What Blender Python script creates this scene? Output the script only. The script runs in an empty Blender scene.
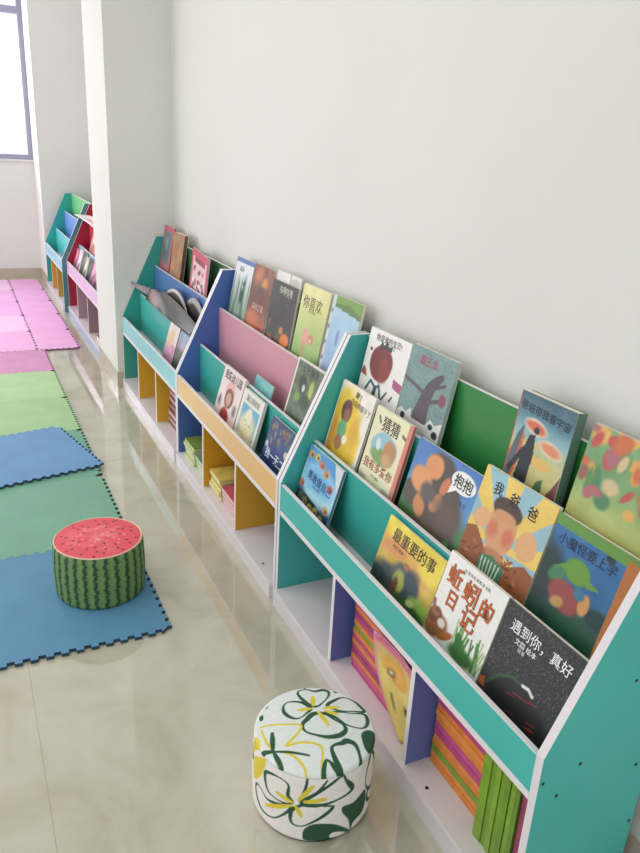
import bpy, bmesh, math, random
import numpy as np
from mathutils import Matrix, Vector

random.seed(7)
SC = bpy.context.scene
COL = SC.collection

# ------------------------------------------------------------------ helpers
def lin(c):
    out = []
    for v in c[:3]:
        v = v / 255.0
        out.append(v / 12.92 if v <= 0.04045 else ((v + 0.055) / 1.055) ** 2.4)
    return (*out, 1.0)

def linA(a):
    a = np.clip(a, 0, 255) / 255.0
    return np.where(a <= 0.04045, a / 12.92, ((a + 0.055) / 1.055) ** 2.4)

MATS = {}
def mat(name, color, rough=0.45, var=0.05, scale=6.0, bump=0.0, bscale=80.0, spec=0.5, sheen=0.0):
    """painted / laminated / cloth surface: colour drifting gently with noise"""
    if name in MATS: return MATS[name]
    m = bpy.data.materials.new(name); m.use_nodes = True
    nt = m.node_tree; b = nt.nodes['Principled BSDF']
    b.inputs['Roughness'].default_value = rough
    b.inputs['Specular IOR Level'].default_value = spec
    if sheen: b.inputs['Sheen Weight'].default_value = sheen
    tc = nt.nodes.new('ShaderNodeTexCoord'); nz = nt.nodes.new('ShaderNodeTexNoise')
    nz.inputs['Scale'].default_value = scale; nz.inputs['Detail'].default_value = 4
    nt.links.new(tc.outputs['Object'], nz.inputs['Vector'])
    rp = nt.nodes.new('ShaderNodeValToRGB')
    c = lin(color)
    rp.color_ramp.elements[0].position = 0.3; rp.color_ramp.elements[1].position = 0.7
    rp.color_ramp.elements[0].color = tuple(v * (1 - var) for v in c[:3]) + (1,)
    rp.color_ramp.elements[1].color = tuple(min(1, v * (1 + var)) for v in c[:3]) + (1,)
    nt.links.new(nz.outputs['Fac'], rp.inputs['Fac'])
    nt.links.new(rp.outputs['Color'], b.inputs['Base Color'])
    if bump:
        n2 = nt.nodes.new('ShaderNodeTexNoise'); n2.inputs['Scale'].default_value = bscale
        bp = nt.nodes.new('ShaderNodeBump'); bp.inputs['Strength'].default_value = bump
        bp.inputs['Distance'].default_value = 0.002
        nt.links.new(tc.outputs['Object'], n2.inputs['Vector'])
        nt.links.new(n2.outputs['Fac'], bp.inputs['Height'])
        nt.links.new(bp.outputs['Normal'], b.inputs['Normal'])
    MATS[name] = m
    return m

def print_mat(name='printed_ink', rough=0.42, bump=0.0):
    if name in MATS: return MATS[name]
    m = bpy.data.materials.new(name); m.use_nodes = True
    nt = m.node_tree; b = nt.nodes['Principled BSDF']; b.inputs['Roughness'].default_value = rough
    at = nt.nodes.new('ShaderNodeVertexColor'); at.layer_name = 'Col'
    tc = nt.nodes.new('ShaderNodeTexCoord'); nz = nt.nodes.new('ShaderNodeTexNoise')
    nz.inputs['Scale'].default_value = 90; nz.inputs['Detail'].default_value = 3
    nt.links.new(tc.outputs['Object'], nz.inputs['Vector'])
    mr = nt.nodes.new('ShaderNodeMapRange'); mr.inputs['To Min'].default_value = 0.9; mr.inputs['To Max'].default_value = 1.1
    nt.links.new(nz.outputs['Fac'], mr.inputs['Value'])
    mx = nt.nodes.new('ShaderNodeMix'); mx.data_type = 'RGBA'; mx.blend_type = 'MULTIPLY'; mx.inputs['Factor'].default_value = 1
    nt.links.new(at.outputs['Color'], mx.inputs['A']); nt.links.new(mr.outputs['Result'], mx.inputs['B'])
    nt.links.new(mx.outputs['Result'], b.inputs['Base Color'])
    if bump:
        bp = nt.nodes.new('ShaderNodeBump'); bp.inputs['Strength'].default_value = bump
        n2 = nt.nodes.new('ShaderNodeTexNoise'); n2.inputs['Scale'].default_value = 700
        nt.links.new(tc.outputs['Object'], n2.inputs['Vector'])
        nt.links.new(n2.outputs['Fac'], bp.inputs['Height']); nt.links.new(bp.outputs['Normal'], b.inputs['Normal'])
    MATS[name] = m
    return m

def mesh_obj(name, verts, faces, mats, parent=None, midx=None, colors=None, smooth=False):
    me = bpy.data.meshes.new(name)
    me.from_pydata(verts.tolist() if hasattr(verts, 'tolist') else list(verts), [], faces)
    if not isinstance(mats, (list, tuple)): mats = [mats]
    for m in mats: me.materials.append(m)
    if midx is not None: me.polygons.foreach_set('material_index', [int(i) for i in midx])
    if smooth: me.polygons.foreach_set('use_smooth', [True] * len(me.polygons))
    if colors is not None:
        at = me.color_attributes.new('Col', 'FLOAT_COLOR', 'POINT')
        c = np.ones((len(me.vertices), 4), dtype=np.float32); c[:, :3] = colors
        at.data.foreach_set('color', c.ravel())
    me.update()
    o = bpy.data.objects.new(name, me); COL.objects.link(o)
    if parent is not None: o.parent = parent
    return o

def fix_normals(o):
    bm = bmesh.new(); bm.from_mesh(o.data); bmesh.ops.recalc_face_normals(bm, faces=bm.faces[:]); bm.to_mesh(o.data); bm.free()

def box_vf(x0, x1, y0, y1, z0, z1):
    v = [(x0,y0,z0),(x1,y0,z0),(x1,y1,z0),(x0,y1,z0),(x0,y0,z1),(x1,y0,z1),(x1,y1,z1),(x0,y1,z1)]
    f = [(0,3,2,1),(4,5,6,7),(0,1,5,4),(1,2,6,5),(2,3,7,6),(3,0,4,7)]   # -z +z -y +x +y -x
    return v, f

def board(name, b, face_mat, edge_mat, flat, parent=None):
    """laminated board: two big faces (normal along `flat`) coloured, rims in the edge banding"""
    v, f = box_vf(*b)
    big = {'z': (0,1), 'y': (2,4), 'x': (3,5)}[flat]
    o = mesh_obj(name, v, f, [face_mat, edge_mat], parent, [0 if i in big else 1 for i in range(6)])
    bv = o.modifiers.new('Bevel', 'BEVEL'); bv.width = 0.0009; bv.segments = 1; bv.limit_method = 'ANGLE'
    return o

def box(name, b, m, parent=None, bevel=0.0):
    v, f = box_vf(*b)
    o = mesh_obj(name, v, f, m, parent)
    if bevel:
        bv = o.modifiers.new('Bevel', 'BEVEL'); bv.width = bevel; bv.segments = 2; bv.limit_method = 'ANGLE'
    return o

def prism(name, poly, axis, a0, a1, mats, parent=None):
    """extrude a 2D polygon; axis 'y': poly is (x,z); axis 'z': poly is (x,y)"""
    n = len(poly)
    if axis == 'y': v = [(p[0], a0, p[1]) for p in poly] + [(p[0], a1, p[1]) for p in poly]
    else: v = [(p[0], p[1], a0) for p in poly] + [(p[0], p[1], a1) for p in poly]
    f = [tuple(range(n)), tuple(range(2*n-1, n-1, -1))] + [(i, (i+1) % n, n+(i+1) % n, n+i) for i in range(n)]
    o = mesh_obj(name, v, f, mats, parent, [0, 0] + [1 if len(mats) > 1 else 0] * n)
    fix_normals(o)
    return o

def empty(name, loc=(0,0,0), rz=0.0):
    o = bpy.data.objects.new(name, None); COL.objects.link(o)
    o.empty_display_size = 0.05
    o.location = loc; o.rotation_euler = (0, 0, rz)
    return o

def tag(o, label, cat, group=None):
    o['label'] = label; o['category'] = cat
    if group: o['group'] = group
    return o

def struct(o):
    o['kind'] = 'structure'; return o

# ------------------------------------------------------------------ materials of the room
def wall_material():
    m = bpy.data.materials.new('wall_paint'); m.use_nodes = True
    nt = m.node_tree; b = nt.nodes['Principled BSDF']; b.inputs['Roughness'].default_value = 0.75
    b.inputs['Specular IOR Level'].default_value = 0.25
    tc = nt.nodes.new('ShaderNodeTexCoord')
    n1 = nt.nodes.new('ShaderNodeTexNoise'); n1.inputs['Scale'].default_value = 1.3; n1.inputs['Detail'].default_value = 5
    nt.links.new(tc.outputs['Object'], n1.inputs['Vector'])
    r = nt.nodes.new('ShaderNodeValToRGB')
    r.color_ramp.elements[0].position = .35; r.color_ramp.elements[1].position = .65
    r.color_ramp.elements[0].color = lin((222, 222, 217)); r.color_ramp.elements[1].color = lin((226, 226, 221))
    nt.links.new(n1.outputs['Fac'], r.inputs['Fac']); nt.links.new(r.outputs['Color'], b.inputs['Base Color'])
    n2 = nt.nodes.new('ShaderNodeTexNoise'); n2.inputs['Scale'].default_value = 160
    nt.links.new(tc.outputs['Object'], n2.inputs['Vector'])
    bp = nt.nodes.new('ShaderNodeBump'); bp.inputs['Strength'].default_value = .05; bp.inputs['Distance'].default_value = .002
    nt.links.new(n2.outputs['Fac'], bp.inputs['Height']); nt.links.new(bp.outputs['Normal'], b.inputs['Normal'])
    return m

def floor_material():
    m = bpy.data.materials.new('polished_marble_tile'); m.use_nodes = True
    nt = m.node_tree; b = nt.nodes['Principled BSDF']
    b.inputs['Roughness'].default_value = 0.012; b.inputs['IOR'].default_value = 2.0
    tc = nt.nodes.new('ShaderNodeTexCoord')
    # cloudy marble: warped noise in three creamy tones
    mp = nt.nodes.new('ShaderNodeMapping'); mp.inputs['Scale'].default_value = (1, 1, 1); mp.inputs['Rotation'].default_value = (0, 0, .7)
    nt.links.new(tc.outputs['Object'], mp.inputs['Vector'])
    n1 = nt.nodes.new('ShaderNodeTexNoise'); n1.inputs['Scale'].default_value = 4.2; n1.inputs['Detail'].default_value = 8
    n1.inputs['Roughness'].default_value = .58; n1.inputs['Distortion'].default_value = .9
    nt.links.new(mp.outputs['Vector'], n1.inputs['Vector'])
    r = nt.nodes.new('ShaderNodeValToRGB'); e = r.color_ramp.elements
    e[0].position = .28; e[0].color = lin((192, 186, 164)); e[1].position = .72; e[1].color = lin((222, 219, 203))
    k = r.color_ramp.elements.new(.5); k.color = lin((212, 208, 189))
    nt.links.new(n1.outputs['Fac'], r.inputs['Fac'])
    # joints
    sp = nt.nodes.new('ShaderNodeSeparateXYZ'); nt.links.new(tc.outputs['Object'], sp.inputs['Vector'])
    def joint(sock, off, w):
        a = nt.nodes.new('ShaderNodeMath'); a.operation = 'ADD'; a.inputs[1].default_value = off
        nt.links.new(sock, a.inputs[0])
        md = nt.nodes.new('ShaderNodeMath'); md.operation = 'PINGPONG'; md.inputs[1].default_value = .4
        nt.links.new(a.outputs[0], md.inputs[0])
        lt = nt.nodes.new('ShaderNodeMath'); lt.operation = 'LESS_THAN'; lt.inputs[1].default_value = w
        nt.links.new(md.outputs[0], lt.inputs[0]); return lt.outputs[0]
    jx = joint(sp.outputs['X'], .761, .0011)
    mx = nt.nodes.new('ShaderNodeMath'); mx.operation = 'MAXIMUM'; nt.links.new(jx, mx.inputs[0])
    ml = nt.nodes.new('ShaderNodeMath'); ml.operation = 'MULTIPLY'; ml.inputs[1].default_value = .55; nt.links.new(mx.outputs[0], ml.inputs[0])
    mix = nt.nodes.new('ShaderNodeMix'); mix.data_type = 'RGBA'
    nt.links.new(ml.outputs[0], mix.inputs['Factor']); nt.links.new(r.outputs['Color'], mix.inputs['A'])
    mix.inputs['B'].default_value = lin((120, 112, 95))
    nt.links.new(mix.outputs['Result'], b.inputs['Base Color'])
    return m

M_wall = wall_material()
M_floor = floor_material()
M_base = mat('baseboard_tile', (188, 178, 162), .3, .06, 9)
M_ceil = mat('ceiling_paint', (235, 235, 230), .8, .01)
M_frame = mat('window_aluminium', (150, 150, 172), .4, .03)
M_edge = mat('white_edge_banding', (228, 222, 226), .4, .02)
M_white = mat('white_laminate', (222, 216, 220), .4, .02)
M_dark = mat('dark_plastic', (40, 45, 48), .5, .05)
M_pages = mat('paper_pages', (232, 226, 208), .8, .05, 200)

# ------------------------------------------------------------------ room shell
XW = 0.318          # wall behind the bookcases
YP0, YP1 = 4.315, 4.93   # near pillar
YF0, YF1 = 7.72, 8.2     # far pillar, far wall
HC = 2.95
struct(mesh_obj('floor', [(-4.5,-2.2,0),(.5,-2.2,0),(.5,YF1,0),(-4.5,YF1,0)], [(0,1,2,3)], M_floor))
struct(mesh_obj('ceiling', [(-4.5,-2.2,HC),(.8,-2.2,HC),(.8,YF1+.25,HC),(-4.5,YF1+.25,HC)], [(3,2,1,0)], M_ceil))
struct(box('wall_right', (XW, XW+.2, -2.2, YP0+.3, 0, HC), M_wall))
XR2 = .46            # the wall steps back between the two pillars
struct(box('wall_recess', (XR2, XR2+.2, YP0+.3, YF1+.25, 0, HC), M_wall))
struct(box('wall_pillar', (-.034, .60, YP0, YP1, 0, HC), M_wall))
struct(box('wall_corner', (-.055, .60, YF0, YF1+.01, 0, HC), M_wall))
# far wall around the window opening
WX0, WX1, WZ0, WZ1 = -1.75, -.056, 1.150, 2.7
wv, wf = [], []
for b in ((-4.5, WX0, YF1, YF1+.25, 0, HC), (WX1, .75, YF1, YF1+.25, 0, HC), (WX0, WX1, YF1, YF1+.25, 0, WZ0), (WX0, WX1, YF1, YF1+.25, WZ1, HC)):
    v, f = box_vf(*b); n = len(wv); wv += v; wf += [tuple(i+n for i in q) for q in f]
struct(mesh_obj('wall_far', wv, wf, M_wall))
# baseboards
struct(box('baseboard_pillar', (-.040, XW, YP0-.006, YP1+.006, 0, .092), M_base))
struct(box('baseboard_corner', (-.061, XW, YF0-.006, YF1, 0, .095), M_base))
struct(box('baseboard_far', (-4.5, -.062, YF1-.01, YF1, 0, .1), M_base))
struct(box('baseboard_right', (XW-.009, XW, -2.2, YP0-.008, 0, .1), M_base))
# window
win = struct(empty('window_1', ((WX0+WX1)/2, YF1+.004, WZ0)))
hw = (WX1-WX0)/2; hh = WZ1-WZ0
fv, ff = [], []
for b in ((-hw, -hw+.045, 0, .06, 0, hh), (hw-.045, hw, 0, .06, 0, hh), (-hw+.045, hw-.045, 0, .06, 0, .045), (-hw+.045, hw-.045, 0, .06, hh-.045, hh),
          (-hw+.045, hw-.045, .005, .055, 1.27, 1.33), (-.03, .03, .005, .055, .045, 1.27)):
    v, f = box_vf(*b); n = len(fv); fv += v; ff += [tuple(i+n for i in q) for q in f]
struct(mesh_obj('window_frame', fv, ff, M_frame, win))
gm = bpy.data.materials.new('window_glass'); gm.use_nodes = True
nt = gm.node_tree; nt.nodes.remove(nt.nodes['Principled BSDF'])
tr = nt.nodes.new('ShaderNodeBsdfTransparent'); gl = nt.nodes.new('ShaderNodeBsdfGlossy'); gl.inputs['Roughness'].default_value = .02
fr = nt.nodes.new('ShaderNodeFresnel'); fr.inputs['IOR'].default_value = 1.45
ms = nt.nodes.new('ShaderNodeMixShader'); nt.links.new(fr.outputs[0], ms.inputs[0]); nt.links.new(tr.outputs[0], ms.inputs[1]); nt.links.new(gl.outputs[0], ms.inputs[2])
nt.links.new(ms.outputs[0], nt.nodes['Material Output'].inputs[0])
struct(mesh_obj('window_pane', [(-hw+.04, .03, .04), (hw-.04, .03, .04), (hw-.04, .03, hh-.04), (-hw+.04, .03, hh-.04)], [(0,1,2,3)], gm, win))
struct(box('trim_1', (WX0, WX1, YF1-.022, YF1+.003, WZ0-.018, WZ0-.0005), M_white))

# ------------------------------------------------------------------ bookcases
T = .017
D = .277
X2, X3 = .104, .192          # front faces of the two sloping-tier dividers
TP = .012
def bookcase(y0, y1, label, c, x=0.0):
    """y0 near end, y1 far end; c: colours of the panels"""
    root = empty('display_bookcase', (x, (y0+y1)/2, 0))
    tag(root, label, 'bookcase', 'low display bookcases along the wall')
    h = (y1-y0)/2
    M = {k: mat('laminate_%s_%d_%d_%d' % (k, *v), v, .38, .04, 3) for k, v in c.items()}
    prof = [(0, 0), (0, .433), (.2082, .8827), (D, .8827), (D, 0)]
    prism('side_panel', prof, 'y', h-T, h, [M['left'], M_edge], root)
    r = prism('side_panel', prof, 'y', -h, -h+T, [M['right'], M_edge], root)
    i0, i1 = -h+T+.0004, h-T-.0004
    board('base_board', (-.012, D-.012, i0, i1, .041, .057), M_white, M_white, 'z', root)
    box('plinth', (-.012, .004, i0, i1, 0, .0405), mat('plinth_%d_%d_%d' % c.get('plinth', (218, 211, 218)), c.get('plinth', (218, 211, 218)), .35, .03), root)
    board('back_panel', (D-.011, D-.001, i0, i1, 0.058, .8787), M['back'], M_edge, 'x', root)
    board('shelf_board', (0.0005, D-.0115, i0, i1, .3245, .341), M_white, M_edge, 'z', root)
    board('front_ledge', (.0005, .0135, i0, i1, .3415, .428), M['ledge'], M_edge, 'x', root)
    board('tier_panel', (X2, X2+TP, i0, i1, .3415, .5606), M['tier2'], M_edge, 'x', root)
    board('tier_panel', (X3, X3+TP, i0, i1, .3415, .7196), M['tier3'], M_edge, 'x', root)
    board('tier_floor', (X2+TP+.0005, X3-.0005, i0, i1, .468, .48), M['tier2'], M_edge, 'z', root)
    board('tier_floor', (X3+TP+.0005, D-.0115, i0, i1, .624, .636), M['tier3'], M_edge, 'z', root)
    w = (y1-y0)/3
    for k, key in ((1, 'div1'), (2, 'div2')):
        yc = h - k*w
        board('divider', (0.0005, D-.0115, yc-T/2, yc+T/2, .0575, .324), M.get(key, M['div1']), M_edge, 'y', root)
    if c.get('holes') is None and 'hole' in label: pass
    return root

TEAL = (70, 180, 174)
YC = (.7077, 1.906); YB = (1.9105, 3.107); YA = (3.1085, 4.308); YD = (4.962, 6.462); YE = (6.465, 7.66)
bc_C = bookcase(*YC, 'turquoise bookcase nearest the front with a green back board and blue dividers',
    dict(left=TEAL, right=(72, 188, 178), back=(48, 128, 66), ledge=(68, 182, 174), tier2=(58, 170, 160), tier3=(50, 150, 130), div1=(92, 108, 174), div2=(92, 108, 174)))
bc_B = bookcase(*YB, 'bookcase with a blue side panel, pink tier board and orange front ledge',
    dict(left=(76, 108, 178), right=TEAL, back=(40, 50, 98), ledge=(228, 184, 120), tier2=(62, 172, 162), tier3=(212, 150, 168), div1=(218, 160, 44), div2=(218, 160, 44)))
bc_A = bookcase(*YA, 'bookcase beside the near pillar with a pale blue ledge and blue tier board',
    dict(left=(58, 160, 148), right=(76, 108, 178), back=(44, 92, 56), ledge=(140, 205, 212), tier2=(70, 180, 172), tier3=(82, 122, 182), div1=(222, 168, 44), div2=(222, 168, 44)))
bc_D = bookcase(*YD, 'bookcase with dark red side, lilac ledge and mauve dividers behind the near pillar',
    dict(left=(168, 36, 62), right=TEAL, back=(170, 46, 62), ledge=(224, 190, 222), tier2=(140, 206, 222), tier3=(200, 60, 80), div1=(172, 148, 158), div2=(160, 132, 136), plinth=(168, 186, 226)), -.022)
bc_E = bookcase(*YE, 'farthest bookcase with turquoise sides and orange dividers in the far corner',
    dict(left=(50, 170, 160), right=(74, 128, 132), back=(112, 196, 130), ledge=(150, 206, 224), tier2=(90, 200, 200), tier3=(110, 150, 222), div1=(226, 160, 60), div2=(196, 160, 70)), -.060)

# dark fixing-hole plugs of the near end panel and the base boards
def disc(name, r, m, parent, mw):
    n = 14
    v = [(r*math.cos(2*math.pi*i/n), r*math.sin(2*math.pi*i/n), 0) for i in range(n)] + [(r*math.cos(2*math.pi*i/n), r*math.sin(2*math.pi*i/n), .0008) for i in range(n)]
    f = [tuple(range(n-1, -1, -1)), tuple(range(n, 2*n))] + [(i, (i+1) % n, n+(i+1) % n, n+i) for i in range(n)]
    o = mesh_obj(name, v, f, m, parent); o.matrix_local = mw; return o
h = (YC[1]-YC[0])/2
for (x, z) in ((.009, .376), (.048, .333), (.092, .390), (.188, .543), (.245, .330), (.268, .178)):
    disc('hole_plug', .0035, M_dark, bc_C, Matrix.Translation((x, -h-.0002, z)) @ Matrix.Rotation(math.pi/2, 4, 'X'))
disc('hole_plug', .0045, M_dark, bc_C, Matrix.Translation((.012, 1.023-(YC[0]+YC[1])/2, .0572)))
disc('hole_plug', .0045, M_dark, bc_B, Matrix.Translation((.014, 2.05-(YB[0]+YB[1])/2, .0572)))

# ------------------------------------------------------------------ painting covers as vertex colours
def vnoise(U, V, sx, sy, rng):
    g = rng.random((int(sy)+3, int(sx)+3))
    x = np.clip(U, -.2, 1.2)*sx; y = np.clip(V, -1.0, 1.2)*sy
    x = np.mod(x, sx+1.999); y = np.mod(y, sy+1.999)
    i = np.floor(x).astype(int); j = np.floor(y).astype(int); fx = x-i; fy = y-j
    fx = fx*fx*(3-2*fx); fy = fy*fy*(3-2*fy)
    i1 = np.minimum(i+1, g.shape[1]-1); j1 = np.minimum(j+1, g.shape[0]-1)
    return (g[j,i]*(1-fx)+g[j,i1]*fx)*(1-fy)+(g[j1,i]*(1-fx)+g[j1,i1]*fx)*fy

def inpoly(U, V, P):
    ins = np.zeros(U.shape, bool); n = len(P)
    for i in range(n):
        x0, y0 = P[i]; x1, y1 = P[(i+1) % n]
        if y0 == y1: continue
        c = ((y0 > V) != (y1 > V)) & (U < (x1-x0)*(V-y0)/(y1-y0)+x0)
        ins ^= c
    return ins

def paint(layers, U, V, seed):
    rng = np.random.default_rng(seed)
    C = np.zeros(U.shape+(3,))
    for L in layers:
        k = L[0]
        if k == 'fill': C[:] = L[1]; continue
        if k == 'grad':      # list of (v, colour), bottom to top
            st = L[1]; vs = [s[0] for s in st]
            for ch in range(3): C[..., ch] = np.interp(V, vs, [s[1][ch] for s in st])
            continue
        if k == 'noise':     # (sx, sy, amplitude)
            n = vnoise(U, V, L[1], L[2], rng)-.5
            C += n[..., None]*2*L[3]; continue
        if k == 'speck':     # (density, colour)
            a = (rng.random(U.shape) < L[1])*1.0; col = L[2]
        elif k == 'blob':    # u v ru rv angle colour soft
            _, u, v, ru, rv, an, col, so = L
            ca, sa = math.cos(an), math.sin(an); x = U-u; y = V-v
            d = np.sqrt(((x*ca+y*sa)/ru)**2+((-x*sa+y*ca)/rv)**2)
            d = d + (vnoise(U, V, 9, 9, rng)-.5)*.25*min(1, so*2)
            a = np.clip((1-d)/max(so, .02)+.5, 0, 1)
        elif k == 'poly': a = inpoly(U, V, L[1])*1.0; col = L[2]
        elif k == 'rect':
            _, u0, u1, v0, v1, col = L; a = ((U >= u0) & (U <= u1) & (V >= v0) & (V <= v1))*1.0
        elif k == 'line':    # pts, width, colour
            _, P, w, col = L; d = np.full(U.shape, 9.0)
            for p, q in zip(P[:-1], P[1:]):
                px, py = q[0]-p[0], q[1]-p[1]; t = np.clip(((U-p[0])*px+(V-p[1])*py)/(px*px+py*py+1e-9), 0, 1)
                d = np.minimum(d, np.hypot(U-p[0]-t*px, V-p[1]-t*py))
            a = np.clip((w-d)/(w*.5)+.5, 0, 1)
        elif k == 'streak':  # vertical streaks (n, colour, strength)
            n = vnoise(U, V, L[1], 2, rng); a = np.clip((n-.5)*4, 0, 1)*L[3]; col = L[2]
        elif k == 'rays':    # centre, n, colour
            _, (u, v), n, col, ph = L; an = np.arctan2(V-v, U-u)
            a = (np.sin(an*n+ph) > 0)*1.0*(V > v-.05)
        a = a[..., None]; C = C*(1-a)+np.array(col, float)*a
    return C

FONT_CACHE = {}
def text_geo(s, bold=0.0):
    key = (s, bold)
    if key in FONT_CACHE: return FONT_CACHE[key]
    cu = bpy.data.curves.new('lettering', 'FONT'); cu.body = s; cu.size = 1.0; cu.align_x = 'CENTER'; cu.align_y = 'CENTER'
    cu.offset = bold*.45; cu.resolution_u = 2
    o = bpy.data.objects.new('lettering', cu); COL.objects.link(o)
    dg = bpy.context.evaluated_depsgraph_get(); dg.update()
    me = bpy.data.meshes.new_from_object(o.evaluated_get(dg))
    v = np.array([tuple(p.co) for p in me.vertices]) if len(me.vertices) else np.zeros((0, 3))
    f = [tuple(p.vertices) for p in me.polygons]
    bpy.data.objects.remove(o); bpy.data.curves.remove(cu); bpy.data.meshes.remove(me)
    if len(v):
        v[:, 0] -= (v[:, 0].max()+v[:, 0].min())/2; v[:, 1] -= (v[:, 1].max()+v[:, 1].min())/2
    FONT_CACHE[key] = (v, f)
    return v, f

def lettering(root, w, items, vmap, y=-.0007):
    """items: (string, u, v, size in metres, colour, bold, rotation, top ink over the previous item)"""
    sets = []
    for it in items:
        st, u, v, size, col = it[:5]; bold = it[5] if len(it) > 5 else 0; rot = it[6] if len(it) > 6 else 0
        tv, tf = text_geo(st, bold)
        if not len(tv): continue
        if len(it) > 7 and sets: V, F, C = sets[-1]
        else: V, F, C = [], [], []; sets.append((V, F, C))
        n = len(V); ca, sa = math.cos(rot), math.sin(rot)
        c = linA(np.array(col, float))
        for p in tv:
            x, z = p[0]*size, p[1]*size
            V.append((u*w-w/2+x*ca-z*sa, y-(.0003 if len(it) > 7 else 0), vmap(v)+x*sa+z*ca)); C.append(c)
        F += [tuple(i+n for i in q) for q in tf]
    for k, (V, F, C) in enumerate(sets):
        mesh_obj('title' if k == 0 or len(sets) > 3 and k < 5 else 'small_print', V, F, print_mat(), root, colors=np.array(C))

INK = print_mat()
def book(name, yl, yr, hgt, tier, label, art, titles=(), f0=0.2, th=.009, rot=0.0, spine=None, xo=0.0, group=None, cat='book', cell=.0019, seed=1, plane=None, spine_side=None, xbase=0.0, back=(225, 222, 215)):
    """a picture book standing in a tier, leaning back.  yl/yr: world Y of its left and right sides"""
    w = abs(yl-yr); yc = (yl+yr)/2
    (xb, zb), (xt, zt) = plane or {1: ((.030, .3425), (X2-th*1.03-.0015, .5606)), 2: ((.1185, .4815), (X3-th*1.03-.0015, .7196)), 3: ((.207, .6375), (D-.012-th*1.03-.0015, .8787))}[tier]
    d = Vector((xt-xb, 0, zt-zb)).normalized()
    zax = d; xax = Vector((0, -1, 0)); yax = zax.cross(xax)
    # local axes: x to the viewer's right, y into the book, z up the cover
    Mx = Matrix(((xax.x, yax.x, zax.x), (xax.y, yax.y, zax.y), (xax.z, yax.z, zax.z))).to_4x4()
    lift = 0.0006 + th*max(0, -yax.z) + w/2*abs(math.sin(rot))
    root = empty(name)
    root.matrix_world = Matrix.Translation((xb+xo+xbase, yc, zb+lift)) @ Mx @ Matrix.Rotation(rot, 4, 'Y')
    tag(root, label, cat, group)
    # cover: painted front board, plain back board and spine
    nu = max(6, int(w/cell)); nv = max(8, int(hgt/cell))
    us = np.linspace(0, 1, nu+1); vs = np.linspace(0, 1, nv+1)
    U, Vv = np.meshgrid(us, vs)
    Vp = (Vv-f0)/(1-f0)
    C = linA(paint(art, U, Vp, seed)).reshape(-1, 3)
    P = np.stack([U*w-w/2, np.zeros_like(U), Vv*hgt], -1).reshape(-1, 3)
    verts = [tuple(p) for p in P]; cols = [tuple(c) for c in C]
    faces = [(j*(nu+1)+i, j*(nu+1)+i+1, (j+1)*(nu+1)+i+1, (j+1)*(nu+1)+i) for j in range(nv) for i in range(nu)]
    bt = min(.0016, th*.22)
    def addbox(b, col):
        v, f = box_vf(*b); n = len(verts); verts.extend(v); cols.extend([tuple(linA(np.array(col, float)))]*8)
        faces.extend([tuple(i+n for i in q) for q in f])
    rimc = np.clip(paint(art, np.array([[.5]]), np.array([[.98]]), seed)[0, 0]*.4+np.array((225, 222, 215))*.6, 0, 255)
    addbox((-w/2, w/2, .00002, bt, 0, hgt), rimc)
    addbox((-w/2, w/2, th-bt, th, 0, hgt), back)
    sc = spine if spine is not None else rimc
    ss = spine_side or -1
    addbox((-w/2, -w/2+bt, bt, th-bt, 0, hgt) if ss < 0 else (w/2-bt, w/2, bt, th-bt, 0, hgt), sc)
    mesh_obj('cover', verts, faces, INK, root, colors=np.array(cols))
    g = .0015
    pb = (-w/2+bt, w/2-g, bt, th-bt, g, hgt-g) if ss < 0 else (-w/2+g, w/2-bt, bt, th-bt, g, hgt-g)
    box('pages', pb, M_pages, root)
    vm = lambda v: (f0+v*(1-f0))*hgt
    if titles: lettering(root, w, titles, vm)
    return root

G3, G2, G1 = 'books on the top tier of the turquoise bookcase', 'books on the middle tier of the turquoise bookcase', 'books on the front tier of the turquoise bookcase'
rng = random.Random(3)
# ---- front bookcase, top tier
book('picture_book', 1.857, 1.633, .28, 3, 'white picture book with a dark red round shape and handwritten title', [
    ('fill', (236, 234, 230)), ('blob', .42, .50, .27, .29, 0, (124, 48, 46), .12), ('blob', .52, .42, .13, .2, 0, (138, 58, 52), .6),
    ('poly', [(.3, .74), (.34, .86), (.4, .78), (.46, .88), (.52, .79), (.6, .84), (.6, .74)], (52, 62, 60)),
    ('blob', .12, .66, .03, .03, 0, (60, 60, 60), .2),
    ('poly', [(.0, .22), (.16, .2), (.1, .32), (.02, .36)], (168, 84, 62)), ('poly', [(.78, .38), (1.0, .34), (1.0, .2), (.8, .24)], (172, 82, 132)),
    ('line', [(.2, .02), (.28, .18), (.42, .1), (.5, .16), (.58, -.02)], .022, (36, 84, 84)), ('line', [(.42, .1), (.4, -.2)], .04, (36, 84, 84)), ('line', [(.62, -.02), (.7, .12)], .016, (60, 60, 66)),
    ('line', [(.8, .02), (.84, .1)], .016, (60, 60, 66)), ('blob', .88, -.3, .06, .14, 0, (70, 88, 40), .2)],
    [('你是谁的宝贝!', .49, .885, .0225, (60, 60, 66), .01), ('文 图 绘本', .55, .795, .011, (110, 110, 112))], f0=.36, th=.010, group=G3, seed=11)
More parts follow.
